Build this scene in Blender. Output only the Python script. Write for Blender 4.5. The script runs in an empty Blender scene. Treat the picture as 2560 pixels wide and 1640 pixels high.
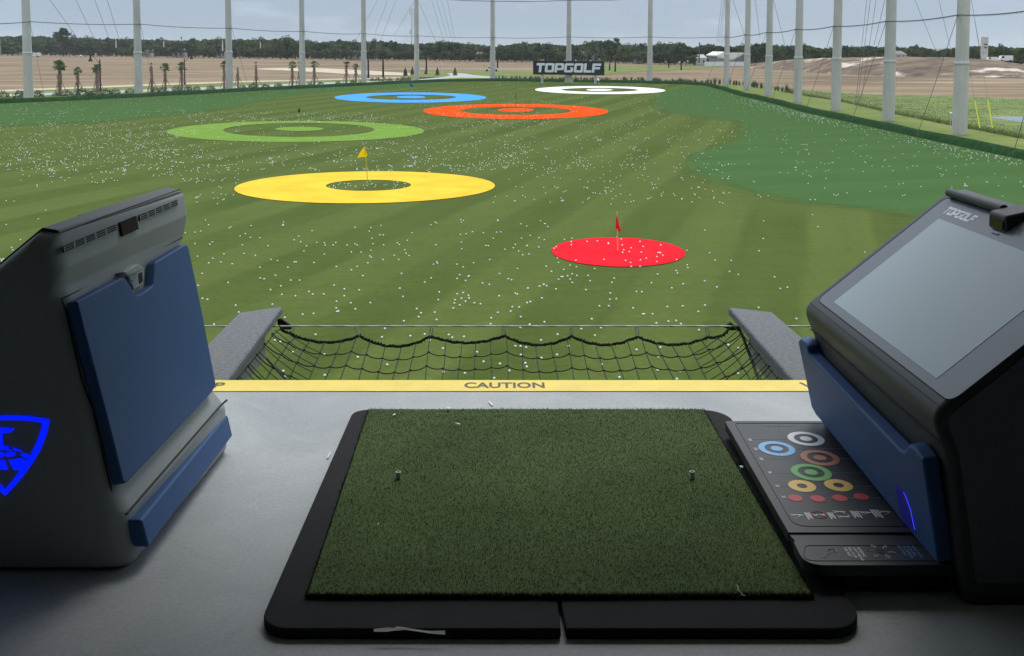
import bpy, bmesh, math, random
import numpy as np
from mathutils import Vector, Matrix
random.seed(7); rng = np.random.default_rng(7)
S = bpy.context.scene
C = S.collection
R = math.radians
# ------------------------------------------------------------ camera
H_CAM = 1.65; FPX = 2454.0; CX = 1225.0; HY = 117.0; PITCH = R(3.9)
CY = HY + FPX*math.tan(PITCH)
cam_d = bpy.data.cameras.new('camera'); cam = bpy.data.objects.new('camera', cam_d); C.objects.link(cam)
cam.location = (0, 0, H_CAM); cam.rotation_euler = (R(90)-PITCH, 0, 0)
cam_d.sensor_width = 36; cam_d.lens = FPX/2560*36
cam_d.shift_x = (1280-CX)/2560; cam_d.shift_y = (CY-820)/2560
cam_d.clip_start = .05; cam_d.clip_end = 6000
S.camera = cam
# ------------------------------------------------------------ world, sun, exposure
SUN_EL, SUN_AZ = R(58), R(20)
w = bpy.data.worlds.new('World'); S.world = w; w.use_nodes = True
nt = w.node_tree; nt.nodes.clear()
def N(nt, t, **k):
    n = nt.nodes.new(t)
    for a, b in k.items():
        if a.startswith('i_'):
            key = a[2:]; key = int(key) if key.isdigit() else key.replace('_', ' ')
            n.inputs[key].default_value = b
        else: setattr(n, a, b)
    return n
def L(nt, a, b): nt.links.new(a, b)
sky = N(nt, 'ShaderNodeTexSky', sky_type='NISHITA', sun_disc=False, sun_elevation=SUN_EL, sun_rotation=SUN_AZ, air_density=1.6, dust_density=3.0, ozone_density=1.5)
tc = N(nt, 'ShaderNodeTexCoord')
sep = N(nt, 'ShaderNodeSeparateXYZ'); L(nt, tc.outputs['Generated'], sep.inputs[0])
# overcast veil: brighter overhead than at the horizon, as a real overcast sky is
veil = N(nt, 'ShaderNodeValToRGB'); L(nt, sep.outputs['Z'], veil.inputs[0])
cr = veil.color_ramp
cr.elements[0].position = 0.0; cr.elements[0].color = (5.2, 6.2, 7.0, 1)
cr.elements[1].position = 1.0; cr.elements[1].color = (13.5, 13.9, 14.2, 1)
e = cr.elements.new(.022); e.color = (4.0, 5.1, 6.3, 1)
e = cr.elements.new(.06); e.color = (3.3, 4.45, 6.1, 1)
e = cr.elements.new(.25); e.color = (4.6, 5.6, 6.9, 1)
mp = N(nt, 'ShaderNodeMapping'); mp.inputs['Scale'].default_value = (7, 7, 26); L(nt, tc.outputs['Generated'], mp.inputs[0])
cn = N(nt, 'ShaderNodeTexNoise', i_Scale=1.0, i_Detail=7, i_Roughness=.55); L(nt, mp.outputs[0], cn.inputs['Vector'])
cramp = N(nt, 'ShaderNodeValToRGB'); L(nt, cn.outputs['Fac'], cramp.inputs[0])
cramp.color_ramp.elements[0].position = .57; cramp.color_ramp.elements[0].color = (0, 0, 0, 1)
cramp.color_ramp.elements[1].position = .80; cramp.color_ramp.elements[1].color = (.75, .75, .75, 1)
mixA = N(nt, 'ShaderNodeMix', data_type='RGBA'); mixA.inputs[0].default_value = .82
L(nt, sky.outputs[0], mixA.inputs[6]); L(nt, veil.outputs[0], mixA.inputs[7])
mixB = N(nt, 'ShaderNodeMix', data_type='RGBA'); L(nt, cramp.outputs[0], mixB.inputs[0])
L(nt, mixA.outputs[2], mixB.inputs[6]); mixB.inputs[7].default_value = (6.3, 7.1, 7.9, 1)
bg = N(nt, 'ShaderNodeBackground', i_Strength=.1); L(nt, mixB.outputs[2], bg.inputs[0])
wo = N(nt, 'ShaderNodeOutputWorld'); L(nt, bg.outputs[0], wo.inputs[0])
sd = bpy.data.lights.new('sun', 'SUN'); so = bpy.data.objects.new('sun', sd); C.objects.link(so)
sd.energy = 1.5; sd.angle = R(25); sd.color = (1, .97, .92)
so.rotation_euler = (R(90)-SUN_EL, 0, math.pi-SUN_AZ); so.location = (0, 0, 60)
S.view_settings.view_transform = 'Standard'; S.view_settings.look = 'None'; S.view_settings.exposure = 0.3; S.view_settings.gamma = 1
# ------------------------------------------------------------ helpers
K = 1.0649      # (full view displayed at 2404 px wide)
def ray(x, y):
    a = (x-CX)/FPX; b = (y-CY)/FPX
    return Vector((a, math.cos(PITCH)-b*math.sin(PITCH), -math.sin(PITCH)-b*math.cos(PITCH)))
CAM = Vector((0, 0, H_CAM))
def onz(x, y, z): r = ray(x, y); return CAM + r*((z-H_CAM)/r.z)
def ony(x, y, Y): r = ray(x, y); return CAM + r*(Y/r.y)
def onpl(x, y, p, n): r = ray(x, y); return CAM + r*((Vector(p)-CAM).dot(n)/r.dot(n))
def D(x, y): return (x*K, y*K)
GZ = H_CAM-6.5           # outfield level
def gnd(x, y, dz=0): return onz(x, y, GZ+dz)

def mesh_obj(name, verts, faces, mat=None, parent=None, smooth=False, mats=None, midx=None):
    me = bpy.data.meshes.new(name); me.from_pydata([tuple(v) for v in verts], [], faces); me.update()
    if mats:
        for m in mats: me.materials.append(m)
        if midx is not None: me.polygons.foreach_set('material_index', midx)
    elif mat: me.materials.append(mat)
    if smooth: me.polygons.foreach_set('use_smooth', [True]*len(me.polygons))
    o = bpy.data.objects.new(name, me); C.objects.link(o)
    if parent: o.parent = parent
    return o
class MB:
    def __init__(s): s.v = []; s.f = []; s.m = []
    def add(s, v, f, m=0):
        b = len(s.v); s.v += [tuple(p) for p in v]; s.f += [tuple(i+b for i in q) for q in f]; s.m += [m]*len(f)
    def box(s, c, d, rz=0, m=0):
        x, y, z = [k/2 for k in d]; M = Matrix.Rotation(rz, 3, 'Z'); c = Vector(c)
        v = [c+M@Vector((sx*x, sy*y, sz*z)) for sz in (-1, 1) for sx, sy in ((-1, -1), (1, -1), (1, 1), (-1, 1))]
        s.add(v, [(3, 2, 1, 0), (4, 5, 6, 7), (0, 1, 5, 4), (1, 2, 6, 5), (2, 3, 7, 6), (3, 0, 4, 7)], m)
    def tube(s, pts, r, n=6, m=0, cap=True):
        pts = [Vector(p) for p in pts]; rs = r if isinstance(r, (list, tuple)) else [r]*len(pts)
        rings = []
        for i, p in enumerate(pts):
            d = (pts[min(i+1, len(pts)-1)]-pts[max(i-1, 0)]).normalized()
            a = d.orthogonal().normalized() if i == 0 else (pa-d*pa.dot(d)).normalized()
            pa = a; b = d.cross(a)
            rings.append([p+(a*math.cos(2*math.pi*k/n)+b*math.sin(2*math.pi*k/n))*rs[i] for k in range(n)])
        v = [q for rg in rings for q in rg]; f = []
        for i in range(len(pts)-1):
            for k in range(n): f.append((i*n+k, i*n+(k+1) % n, (i+1)*n+(k+1) % n, (i+1)*n+k))
        if cap: f.append(tuple(range(n-1, -1, -1))); f.append(tuple((len(pts)-1)*n+k for k in range(n)))
        s.add(v, f, m)
    def lathe(s, prof, c=(0, 0, 0), n=16, m=0):
        v = []; f = []; c = Vector(c)
        for r, z in prof: v += [c+Vector((r*math.cos(2*math.pi*k/n), r*math.sin(2*math.pi*k/n), z)) for k in range(n)]
        for i in range(len(prof)-1):
            for k in range(n): f.append((i*n+k, i*n+(k+1) % n, (i+1)*n+(k+1) % n, (i+1)*n+k))
        f.append(tuple(range(n-1, -1, -1))); f.append(tuple((len(prof)-1)*n+k for k in range(n)))
        s.add(v, f, m)
    def prism(s, poly, off, m=0):
        """poly: 3D points, off: vector; closed extrusion"""
        n = len(poly); P = [Vector(p) for p in poly]; off = Vector(off)
        s.add(P+[p+off for p in P], [tuple(range(n-1, -1, -1)), tuple(range(n, 2*n))]+[(i, (i+1) % n, n+(i+1) % n, n+i) for i in range(n)], m)
    def build(s, name, mat=None, parent=None, smooth=False, mats=None):
        return mesh_obj(name, s.v, s.f, mat, parent, smooth, mats, s.m if mats else None)
def tag(o, label=None, cat=None, group=None, kind=None):
    if label: o['label'] = label
    if cat: o['category'] = cat
    if group: o['group'] = group
    if kind: o['kind'] = kind
    return o
def empty(name, loc=(0, 0, 0), rz=0):
    o = bpy.data.objects.new(name, None); o.location = loc; o.rotation_euler = (0, 0, rz); o.empty_display_size = .1; C.objects.link(o); return o
def kids(o): return [c for c in bpy.data.objects if c.parent == o]
def copy_tree(o, parent=None):
    c = o.copy(); C.objects.link(c); c.parent = parent
    for ch in kids(o): copy_tree(ch, c)
    return c
def bevel(o, w, seg=2, ang=35):
    m = o.modifiers.new('bevel', 'BEVEL'); m.width = w; m.segments = seg; m.limit_method = 'ANGLE'; m.angle_limit = R(ang)
    for p in o.data.polygons: p.use_smooth = True
    m.harden_normals = True
    return o
def fix(o):
    bm = bmesh.new(); bm.from_mesh(o.data); bmesh.ops.recalc_face_normals(bm, faces=bm.faces); bm.to_mesh(o.data); bm.free(); return o
# ------------------------------------------------------------ materials
def mat(name, col, rough=.7, noise=0, nscale=10, metal=0, bump=0, bscale=60, spec=.5, col2=None, stretch=(1, 1, 1), emit=None, estr=1, coat=0, detail=6):
    m = bpy.data.materials.new(name); m.use_nodes = True; t = m.node_tree; b = t.nodes['Principled BSDF']
    b.inputs['Roughness'].default_value = rough; b.inputs['Metallic'].default_value = metal
    b.inputs['Specular IOR Level'].default_value = spec
    b.inputs['Base Color'].default_value = (*col, 1)
    if coat: b.inputs['Coat Weight'].default_value = coat; b.inputs['Coat Roughness'].default_value = .08
    if emit: b.inputs['Emission Color'].default_value = (*emit, 1); b.inputs['Emission Strength'].default_value = estr
    if noise or col2 or bump:
        geo = N(t, 'ShaderNodeNewGeometry'); mp = N(t, 'ShaderNodeMapping'); mp.inputs['Scale'].default_value = stretch
        L(t, geo.outputs['Position'], mp.inputs[0])
    if noise or col2:
        n = N(t, 'ShaderNodeTexNoise', i_Scale=nscale, i_Detail=detail, i_Roughness=.6); L(t, mp.outputs[0], n.inputs['Vector'])
        rp = N(t, 'ShaderNodeValToRGB'); L(t, n.outputs['Fac'], rp.inputs[0])
        c2 = col2 or tuple(c*(1-noise) for c in col); c1 = col if col2 else tuple(min(1, c*(1+noise)) for c in col)
        rp.color_ramp.elements[0].position = .35; rp.color_ramp.elements[0].color = (*c2, 1)
        rp.color_ramp.elements[1].position = .65; rp.color_ramp.elements[1].color = (*c1, 1)
        L(t, rp.outputs[0], b.inputs['Base Color'])
    if bump:
        n2 = N(t, 'ShaderNodeTexNoise', i_Scale=bscale, i_Detail=5); L(t, mp.outputs[0], n2.inputs['Vector'])
        bp = N(t, 'ShaderNodeBump', i_Strength=bump, i_Distance=.01); L(t, n2.outputs['Fac'], bp.inputs['Height']); L(t, bp.outputs[0], b.inputs['Normal'])
    return m
def turf_mat(name, ca, cb, ang=18.6, period=4.4, contrast=1.0, fine=(.8, 1.2)):
    """mown turf with mowing stripes in world space"""
    m = bpy.data.materials.new(name); m.use_nodes = True; t = m.node_tree; b = t.nodes['Principled BSDF']
    b.inputs['Roughness'].default_value = .95; b.inputs['Specular IOR Level'].default_value = 0
    b.inputs['Sheen Weight'].default_value = .12; b.inputs['Sheen Roughness'].default_value = .5; b.inputs['Sheen Tint'].default_value = (.75, .85, .45, 1)
    g = N(t, 'ShaderNodeNewGeometry')
    wn = N(t, 'ShaderNodeTexNoise', i_Scale=.12, i_Detail=3); L(t, g.outputs['Position'], wn.inputs['Vector'])
    dot = N(t, 'ShaderNodeVectorMath', operation='DOT_PRODUCT'); L(t, g.outputs['Position'], dot.inputs[0]); dot.inputs[1].default_value = (math.cos(R(ang)), -math.sin(R(ang)), 0)
    ad = N(t, 'ShaderNodeMath', operation='MULTIPLY_ADD'); L(t, wn.outputs['Fac'], ad.inputs[0]); ad.inputs[1].default_value = .6; L(t, dot.outputs['Value'], ad.inputs[2])
    ml = N(t, 'ShaderNodeMath', operation='MULTIPLY'); L(t, ad.outputs[0], ml.inputs[0]); ml.inputs[1].default_value = 2*math.pi/period
    sn = N(t, 'ShaderNodeMath', operation='SINE'); L(t, ml.outputs[0], sn.inputs[0])
    mr0 = N(t, 'ShaderNodeMapRange', i_1=-.22, i_2=.22); L(t, sn.outputs[0], mr0.inputs[0])
    ml2 = N(t, 'ShaderNodeMath', operation='MULTIPLY'); L(t, ad.outputs[0], ml2.inputs[0]); ml2.inputs[1].default_value = 2*math.pi/period*2.37
    sn2 = N(t, 'ShaderNodeMath', operation='SINE'); L(t, ml2.outputs[0], sn2.inputs[0])
    mr = N(t, 'ShaderNodeMath', operation='MULTIPLY_ADD'); L(t, sn2.outputs[0], mr.inputs[0]); mr.inputs[1].default_value = .13; L(t, mr0.outputs[0], mr.inputs[2])
    # fade of the stripes in patches
    pn = N(t, 'ShaderNodeTexNoise', i_Scale=.09, i_Detail=4); L(t, g.outputs['Position'], pn.inputs['Vector'])
    mpn = N(t, 'ShaderNodeMapRange', i_1=.35, i_2=.62, i_3=.15*contrast, i_4=.95*contrast); L(t, pn.outputs['Fac'], mpn.inputs[0])
    sub = N(t, 'ShaderNodeMath', operation='SUBTRACT'); L(t, mr.outputs[0], sub.inputs[0]); sub.inputs[1].default_value = .5
    mm = N(t, 'ShaderNodeMath', operation='MULTIPLY_ADD'); L(t, sub.outputs[0], mm.inputs[0]); L(t, mpn.outputs[0], mm.inputs[1]); mm.inputs[2].default_value = .5
    # streaks across the stripes (brushing) and large patches
    mp = N(t, 'ShaderNodeMapping'); mp.inputs['Scale'].default_value = (.5, 3.2, 1); mp.inputs['Rotation'].default_value = (0, 0, R(-6)); L(t, g.outputs['Position'], mp.inputs[0])
    st = N(t, 'ShaderNodeTexNoise', i_Scale=.9, i_Detail=6, i_Roughness=.7); L(t, mp.outputs[0], st.inputs['Vector'])
    m2 = N(t, 'ShaderNodeMath', operation='MULTIPLY_ADD'); L(t, st.outputs['Fac'], m2.inputs[0]); m2.inputs[1].default_value = .9; L(t, mm.outputs[0], m2.inputs[2])
    m3 = N(t, 'ShaderNodeMath', operation='SUBTRACT'); L(t, m2.outputs[0], m3.inputs[0]); m3.inputs[1].default_value = .45; m3.use_clamp = True
    mx = N(t, 'ShaderNodeMix', data_type='RGBA'); L(t, m3.outputs[0], mx.inputs[0]); mx.inputs[6].default_value = (*ca, 1); mx.inputs[7].default_value = (*cb, 1)
    fn = N(t, 'ShaderNodeTexNoise', i_Scale=5, i_Detail=9, i_Roughness=.85); L(t, g.outputs['Position'], fn.inputs['Vector'])
    fr = N(t, 'ShaderNodeMapRange', i_1=.3, i_2=.7, i_3=fine[0]*.92, i_4=fine[1]*1.03); L(t, fn.outputs['Fac'], fr.inputs[0])
    f2 = N(t, 'ShaderNodeMix', data_type='RGBA', blend_type='MULTIPLY'); f2.inputs[0].default_value = 1; L(t, mx.outputs[2], f2.inputs[6]); L(t, fr.outputs[0], f2.inputs[7])
    f3n = N(t, 'ShaderNodeTexNoise', i_Scale=55, i_Detail=4, i_Roughness=.7); L(t, g.outputs['Position'], f3n.inputs['Vector'])
    f3r = N(t, 'ShaderNodeMapRange', i_1=.3, i_2=.7, i_3=.78, i_4=1.22); L(t, f3n.outputs['Fac'], f3r.inputs[0])
    f3 = N(t, 'ShaderNodeMix', data_type='RGBA', blend_type='MULTIPLY'); f3.inputs[0].default_value = 1; L(t, f2.outputs[2], f3.inputs[6]); L(t, f3r.outputs[0], f3.inputs[7])
    L(t, f3.outputs[2], b.inputs['Base Color'])
    return m
M = {}
M['turf'] = turf_mat('turf_olive', (.049, .076, .014), (.092, .123, .030), contrast=.66)
M['turf_dark'] = turf_mat('turf_emerald', (.025, .076, .020), (.062, .130, .040), ang=74, period=5, contrast=.2)
M['turf_mid'] = turf_mat('turf_between', (.034, .073, .017), (.068, .122, .034), ang=50, period=5, contrast=.3)
M['turf_mid_b'] = turf_mat('turf_between_b', (.040, .071, .014), (.080, .121, .030), contrast=.6)
M['tan'] = mat('dry_grass_field', (.30, .225, .145), .95, nscale=.045, col2=(.15, .11, .072), stretch=(.45, 1.6, 1), detail=14, spec=.1)
M['verge'] = mat('mown_verge', (.20, .24, .07), .95, nscale=.25, col2=(.13, .18, .045), stretch=(1, 2, 1), spec=.1, detail=10)
M['marsh'] = mat('marsh_grass', (.22, .27, .10), .95, nscale=.35, col2=(.10, .155, .045), stretch=(1, 1.6, 1), spec=.1, detail=10)
M['pond'] = mat('pond_water', (.10, .12, .13), .12, noise=.1, nscale=2)
M['road'] = mat('grey_road', (.42, .43, .44), .9, noise=.08, nscale=1, spec=.2)
M['sand'] = mat('pale_sand', (.55, .48, .38), .95, noise=.15, nscale=.5, spec=.1)
M['mound'] = mat('mound_soil', (.26, .20, .145), .95, nscale=.22, col2=(.10, .075, .06), stretch=(.6, 1.5, 2), bump=.8, bscale=.6, detail=12, spec=.1)
M['pole'] = mat('pole_grey', (.53, .525, .50), .6, noise=.09, nscale=1.2, stretch=(1, 1, .35), metal=0)
M['cable'] = mat('dark_cable', (.05, .055, .06), .6)
M['wire'] = mat('thin_wire', (.16, .18, .20), .6)
M['skirt'] = mat('skirt_net_green', (.022, .062, .022), .95, spec=.02, noise=.3, nscale=2.5, bump=.6, bscale=4)
M['black'] = mat('black_paint', (.012, .014, .017), .5)
M['white'] = mat('white_paint', (.8, .8, .79), .6, noise=.04, nscale=5)
M['dirtywhite'] = mat('old_white', (.55, .56, .54), .7, noise=.25, nscale=.6)
def leafmat(n, a, b, sc): return mat(n, a, .85, nscale=sc, col2=b, spec=.15)
M['leafA'] = leafmat('foliage_dark', (.085, .120, .050), (.038, .060, .026), .45)
M['leafB'] = leafmat('foliage_mid', (.140, .175, .072), (.066, .092, .038), .45)
M['leafC'] = leafmat('foliage_grey', (.125, .140, .085), (.066, .080, .048), .45)
M['bark'] = mat('bark', (.09, .065, .05), .9, noise=.3, nscale=6)
M['palm_bark'] = mat('palm_bark', (.24, .165, .13), .95, noise=.45, nscale=9)
M['palm_leaf'] = mat('palm_leaf', (.17, .23, .10), .7, noise=.35, nscale=3)
M['shrub'] = mat('shrub_leaf', (.10, .14, .06), .85, noise=.4, nscale=3)
M['stake'] = mat('stake_wood', (.30, .22, .15), .9)
M['concrete'] = None
t = M['tan'].node_tree   # pale mown streaks across the dry field
b_ = t.nodes['Principled BSDF']; src = b_.inputs['Base Color'].links[0].from_socket
g_ = N(t, 'ShaderNodeNewGeometry'); mp_ = N(t, 'ShaderNodeMapping'); mp_.inputs['Scale'].default_value = (.022, .16, 1); mp_.inputs['Rotation'].default_value = (0, 0, .12); L(t, g_.outputs['Position'], mp_.inputs[0])
nn_ = N(t, 'ShaderNodeTexNoise', i_Scale=1, i_Detail=11, i_Roughness=.72); L(t, mp_.outputs[0], nn_.inputs['Vector'])
r_ = N(t, 'ShaderNodeValToRGB'); r_.color_ramp.elements[0].position = .50; r_.color_ramp.elements[1].position = .66; r_.color_ramp.elements[1].color = (.8, .8, .8, 1); L(t, nn_.outputs['Fac'], r_.inputs[0])
x_ = N(t, 'ShaderNodeMix', data_type='RGBA'); L(t, r_.outputs[0], x_.inputs[0]); L(t, src, x_.inputs[6]); x_.inputs[7].default_value = (.45, .36, .26, 1); L(t, x_.outputs[2], b_.inputs['Base Color'])
# ------------------------------------------------------------ ground layers
def sheet(name, pts, m, kind='structure', dz=0.0, **k):
    o = mesh_obj(name, [gnd(x, y, dz) for x, y in pts], [tuple(range(len(pts)))], m)
    fix(o)
    if o.data.polygons[0].normal.z < 0: o.data.flip_normals()
    tag(o, kind=kind, **k); return o
me = mesh_obj('ground', [(-2500, -120, GZ-.12), (2500, -120, GZ-.12), (2500, 3500, GZ-.12), (-2500, 3500, GZ-.12)], [(0, 1, 2, 3)], M['tan']); tag(me, kind='structure')
EDGE_L = [(-700, 290), (-350, 275), (0, 259), (180, 251.5), (358, 243), (572, 231), (715, 223.5), (860, 216.5), (1029, 207.5), (1120, 204.5), (1233, 203), (1422, 205), (1619, 208.5), (1710, 211), (1761, 213.8)]
EDGE_R = [(1800, 224), (1843, 238), (1929, 258), (2004, 279), (2130, 307), (2292, 343), (2421, 371), (2560, 400), (2900, 470)]
edgeW = [gnd(x, y) for x, y in EDGE_L+EDGE_R]
d = (edgeW[-1]-edgeW[-2]).normalized(); edgeW.append(edgeW[-1]+d*((edgeW[-1].y+6)/-d.y))
def z_at(v, z): return Vector((v.x, v.y, z))
turf_pts = edgeW+[Vector((edgeW[-1].x, -8, GZ)), Vector((edgeW[0].x-2, -8, GZ))]
o = mesh_obj('outfield_turf', turf_pts, [tuple(range(len(turf_pts)))], M['turf'])
if o.data.polygons[0].normal.z < 0: o.data.flip_normals()
tag(o, kind='structure')
def smooth_closed(pts, it=3):
    for _ in range(it):
        q = []
        for i in range(len(pts)):
            a, b = pts[i], pts[(i+1) % len(pts)]
            q += [(a[0]*.75+b[0]*.25, a[1]*.75+b[1]*.25), (a[0]*.25+b[0]*.75, a[1]*.25+b[1]*.75)]
        pts = q
    return pts
def smooth_open(pts, it=2):
    for _ in range(it):
        q = [pts[0]]
        for i in range(len(pts)-1):
            a, b = pts[i], pts[i+1]
            q += [(a[0]*.75+b[0]*.25, a[1]*.75+b[1]*.25), (a[0]*.25+b[0]*.75, a[1]*.25+b[1]*.75)]
        pts = q+[pts[-1]]
    return pts
# emerald rough on the right (left bank of the bank curve) and on the left back
rr = smooth_open([D(x, y) for x, y in [(1640, 199), (1560, 215), (1545, 240), (1575, 262), (1700, 276), (1765, 290), (1755, 322), (1700, 345), (1640, 356), (1618, 378), (1660, 412), (1760, 445), (1900, 475), (2050, 487), (2180, 505), (2404, 545), (2800, 640)]], 2)
rr_g = [(x-24-(y-195)*.08, y+4) for x, y in rr]
rr_f = [(x-10-(y-195)*.04, y+1.8) for x, y in rr]
rr += [(2985, 470)]+[(x, y+1.5) for x, y in [(2900, 470), (2560, 400), (2421, 371), (2292, 343), (2130, 307), (2004, 279), (1929, 258), (1843, 238), (1800, 224), (1764, 214.5)]]
sheet('rough_turf', rr, M['turf_dark'], dz=.014)
sheet('rough_turf', rr_f+rr[len(rr_f):], M['turf_mid'], dz=.009)
sheet('rough_turf', rr_g+rr[len(rr_f):], M['turf_mid_b'], dz=.005)
ll = [(x, y+1.5) for x, y in EDGE_L[:9]]+smooth_open([D(1060, 197), D(900, 207), D(760, 214), D(640, 228), D(560, 247), D(440, 265), D(300, 279), D(120, 291), D(0, 295), D(-300, 312), D(-650, 330)], 2)
sheet('rough_turf', ll, M['turf_dark'], dz=.014)
sheet('rough_turf', [q for q in ll[:9]]+[(x+10, y+2.2) for x, y in ll[9:]], M['turf_mid'], dz=.007)
# verge strips
sheet('grass_verge', [(-700, 289), (0, 257.5), (358, 242), (572, 230), (860, 215.5), (1029, 206.5), (1233, 202), (1422, 204), (1710, 210),
      (1710, 206), (1422, 201.5), (1233, 199), (1029, 200), (860, 206), (572, 219), (358, 226), (0, 239), (-700, 264)], M['verge'], dz=-.09)
sheet('road', [(-700, 267), (0, 241.5), (358, 230), (572, 221.5), (760, 213), (900, 207.5), (1000, 203.5), (1080, 200.8), (1080, 198.8), (1000, 200), (900, 203), (760, 208), (572, 216), (358, 224), (0, 236), (-700, 257)], M['road'], dz=-.07)
sheet('grass_verge', [(-700, 257), (0, 236), (358, 224), (572, 216), (760, 208), (900, 203), (1000, 200), (1100, 197), (1100, 193), (1000, 194), (860, 199), (572, 206.5), (358, 214.5), (0, 229), (-700, 250)], M['verge'], dz=-.08)
sheet('sand_strip', [(-700, 250), (0, 229.5), (358, 214.8), (572, 207), (860, 199), (1000, 195), (1000, 193.2), (860, 196.8), (572, 203.5), (358, 211), (0, 225), (-700, 245)], M['sand'], dz=-.06)
sheet('sand_strip', smooth_closed([(1240, 200), (1320, 197.5), (1480, 196.5), (1640, 199), (1500, 200.5), (1330, 201)], 2), M['sand'], dz=-.06)
sheet('sand_strip', smooth_closed([(600, 172), (760, 168.5), (900, 175), (1040, 184), (1040, 189), (900, 187), (760, 178)], 2), M['sand'], dz=-.06)
sheet('grass_verge', smooth_closed([(1000, 192), (1080, 180), (1200, 177.5), (1345, 178), (1520, 184), (1540, 187), (1420, 190), (1240, 196), (1080, 199)], 2), M['verge'], dz=-.08)
sheet('grass_verge', smooth_closed([(1500, 186), (1560, 181), (1700, 174.5), (1800, 169.5), (1800, 165.3), (1600, 165), (1480, 164), (1380, 166), (1500, 174)], 2), M['verge'], dz=-.08)
sheet('road', smooth_closed([(1040, 200), (1060, 196.5), (1110, 192.5), (1130, 188), (1115, 184.5), (1125, 182.5), (1165, 183.5), (1180, 188), (1260, 193), (1345, 194.5), (1345, 196), (1240, 195.5), (1150, 193.5), (1090, 198)], 2), M['road'], dz=-.065)
REED = [(1764, 210), (1850, 215), (1930, 226), (2011, 240), (2100, 254), (2236, 286), (2380, 315), (2560, 349), (2900, 412)]
sheet('grass_verge', [(x, y-.5) for x, y in EDGE_R]+REED[::-1], M['verge'], dz=-.05)
sheet('marsh', REED+[(2900, 262), (2560, 247), (2400, 241), (2237, 238), (2100, 232), (2011, 226), (1930, 217), (1850, 210.5)], M['marsh'], dz=-.07)
sheet('pond', smooth_closed([(2462, 293), (2500, 290.8), (2580, 291.5), (2700, 295), (2700, 318), (2600, 312), (2520, 300)], 2), M['pond'], dz=-.055)
# ------------------------------------------------------------ mound (hill) to the right
def mound():
    n, mth = 70, 16
    xs = np.linspace(1840, 2900, n)
    top = {1840: 166.5, 1880: 163, 1950: 152, 2000: 147.5, 2100: 144, 2240: 142, 2390: 144, 2480: 150, 2560: 161, 2700: 170, 2900: 176}
    base = {1840: 168, 1900: 172, 2000: 179, 2100: 186, 2240: 191, 2390: 194, 2560: 197, 2700: 198, 2900: 199}
    ti = lambda dct, x: float(np.interp(x, list(dct.keys()), list(dct.values())))
    v = []; f = []
    for x in xs:
        b = gnd(x, ti(base, x), -.13)
        T0 = ony(x, ti(top, x), b.y+32)
        for j in range(mth):
            t = j/(mth-1); s = math.sin(min(1, t*1.15)*math.pi/2)
            p = Vector((b.x+(T0.x-b.x)*t, b.y+(T0.y-b.y)*t, b.z+(T0.z-b.z)*s))
            if 0 < j < mth-1: p.z += (rng.random()-.5)*.28+.3*math.sin(x*.05+t*7)*t*(1-t)
            v.append(p)
        v.append(Vector((T0.x, T0.y+60, GZ-.3)))
    m1 = mth+1
    for i in range(n-1):
        for j in range(mth): f.append((i*m1+j, (i+1)*m1+j, (i+1)*m1+j+1, i*m1+j+1))
    o = mesh_obj('earth_mound', v, f, M['mound'], smooth=True)
    tag(o, kind='structure')
    return o
mo = mound()
t = M['mound'].node_tree   # bare sand patches with a shape of their own
b_ = t.nodes['Principled BSDF']; src = b_.inputs['Base Color'].links[0].from_socket
g_ = N(t, 'ShaderNodeNewGeometry'); mp_ = N(t, 'ShaderNodeMapping'); mp_.inputs['Scale'].default_value = (.045, .10, .3); mp_.inputs['Location'].default_value = (3.1, 0, 0); L(t, g_.outputs['Position'], mp_.inputs[0])
nn_ = N(t, 'ShaderNodeTexNoise', i_Scale=1, i_Detail=9, i_Roughness=.65); L(t, mp_.outputs[0], nn_.inputs['Vector'])
r_ = N(t, 'ShaderNodeValToRGB'); r_.color_ramp.elements[0].position = .56; r_.color_ramp.elements[1].position = .62; L(t, nn_.outputs['Fac'], r_.inputs[0])
x_ = N(t, 'ShaderNodeMix', data_type='RGBA'); L(t, r_.outputs[0], x_.inputs[0]); L(t, src, x_.inputs[6]); x_.inputs[7].default_value = (.62, .56, .47, 1); L(t, x_.outputs[2], b_.inputs['Base Color'])
# ------------------------------------------------------------ skirt net round the field
def skirt():
    P = [p.copy() for p in edgeW]
    # densify
    Q = []
    for a, b in zip(P[:-1], P[1:]):
        k = max(1, int((b-a).length/1.6))
        Q += [a.lerp(b, i/k) for i in range(k)]
    Q.append(P[-1])
    v = []; f = []
    for i, p in enumerate(Q):
        dd = (Q[min(i+1, len(Q)-1)]-Q[max(i-1, 0)]); nrm = Vector((-dd.y, dd.x, 0)).normalized()   # outward (left of travel: away from the field)
        hh = .50+.03*math.sin(i*.9)+.03*rng.random()
        v += [z_at(p, GZ-.02), p+nrm*.25+Vector((0, 0, hh*.62)), p+nrm*.55+Vector((0, 0, hh)), p+nrm*.75+Vector((0, 0, hh*.9)), p+nrm*1.0+Vector((0, 0, -.12))]
    for i in range(len(Q)-1):
        for j in range(4): f.append((i*5+j, (i+1)*5+j, (i+1)*5+j+1, i*5+j+1))
    o = mesh_obj('net_skirt', v, f, M['skirt'], smooth=True)
    tag(o, 'low dark green rolled net skirt running round the edge of the turf', 'net skirt')
skirt()
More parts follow.
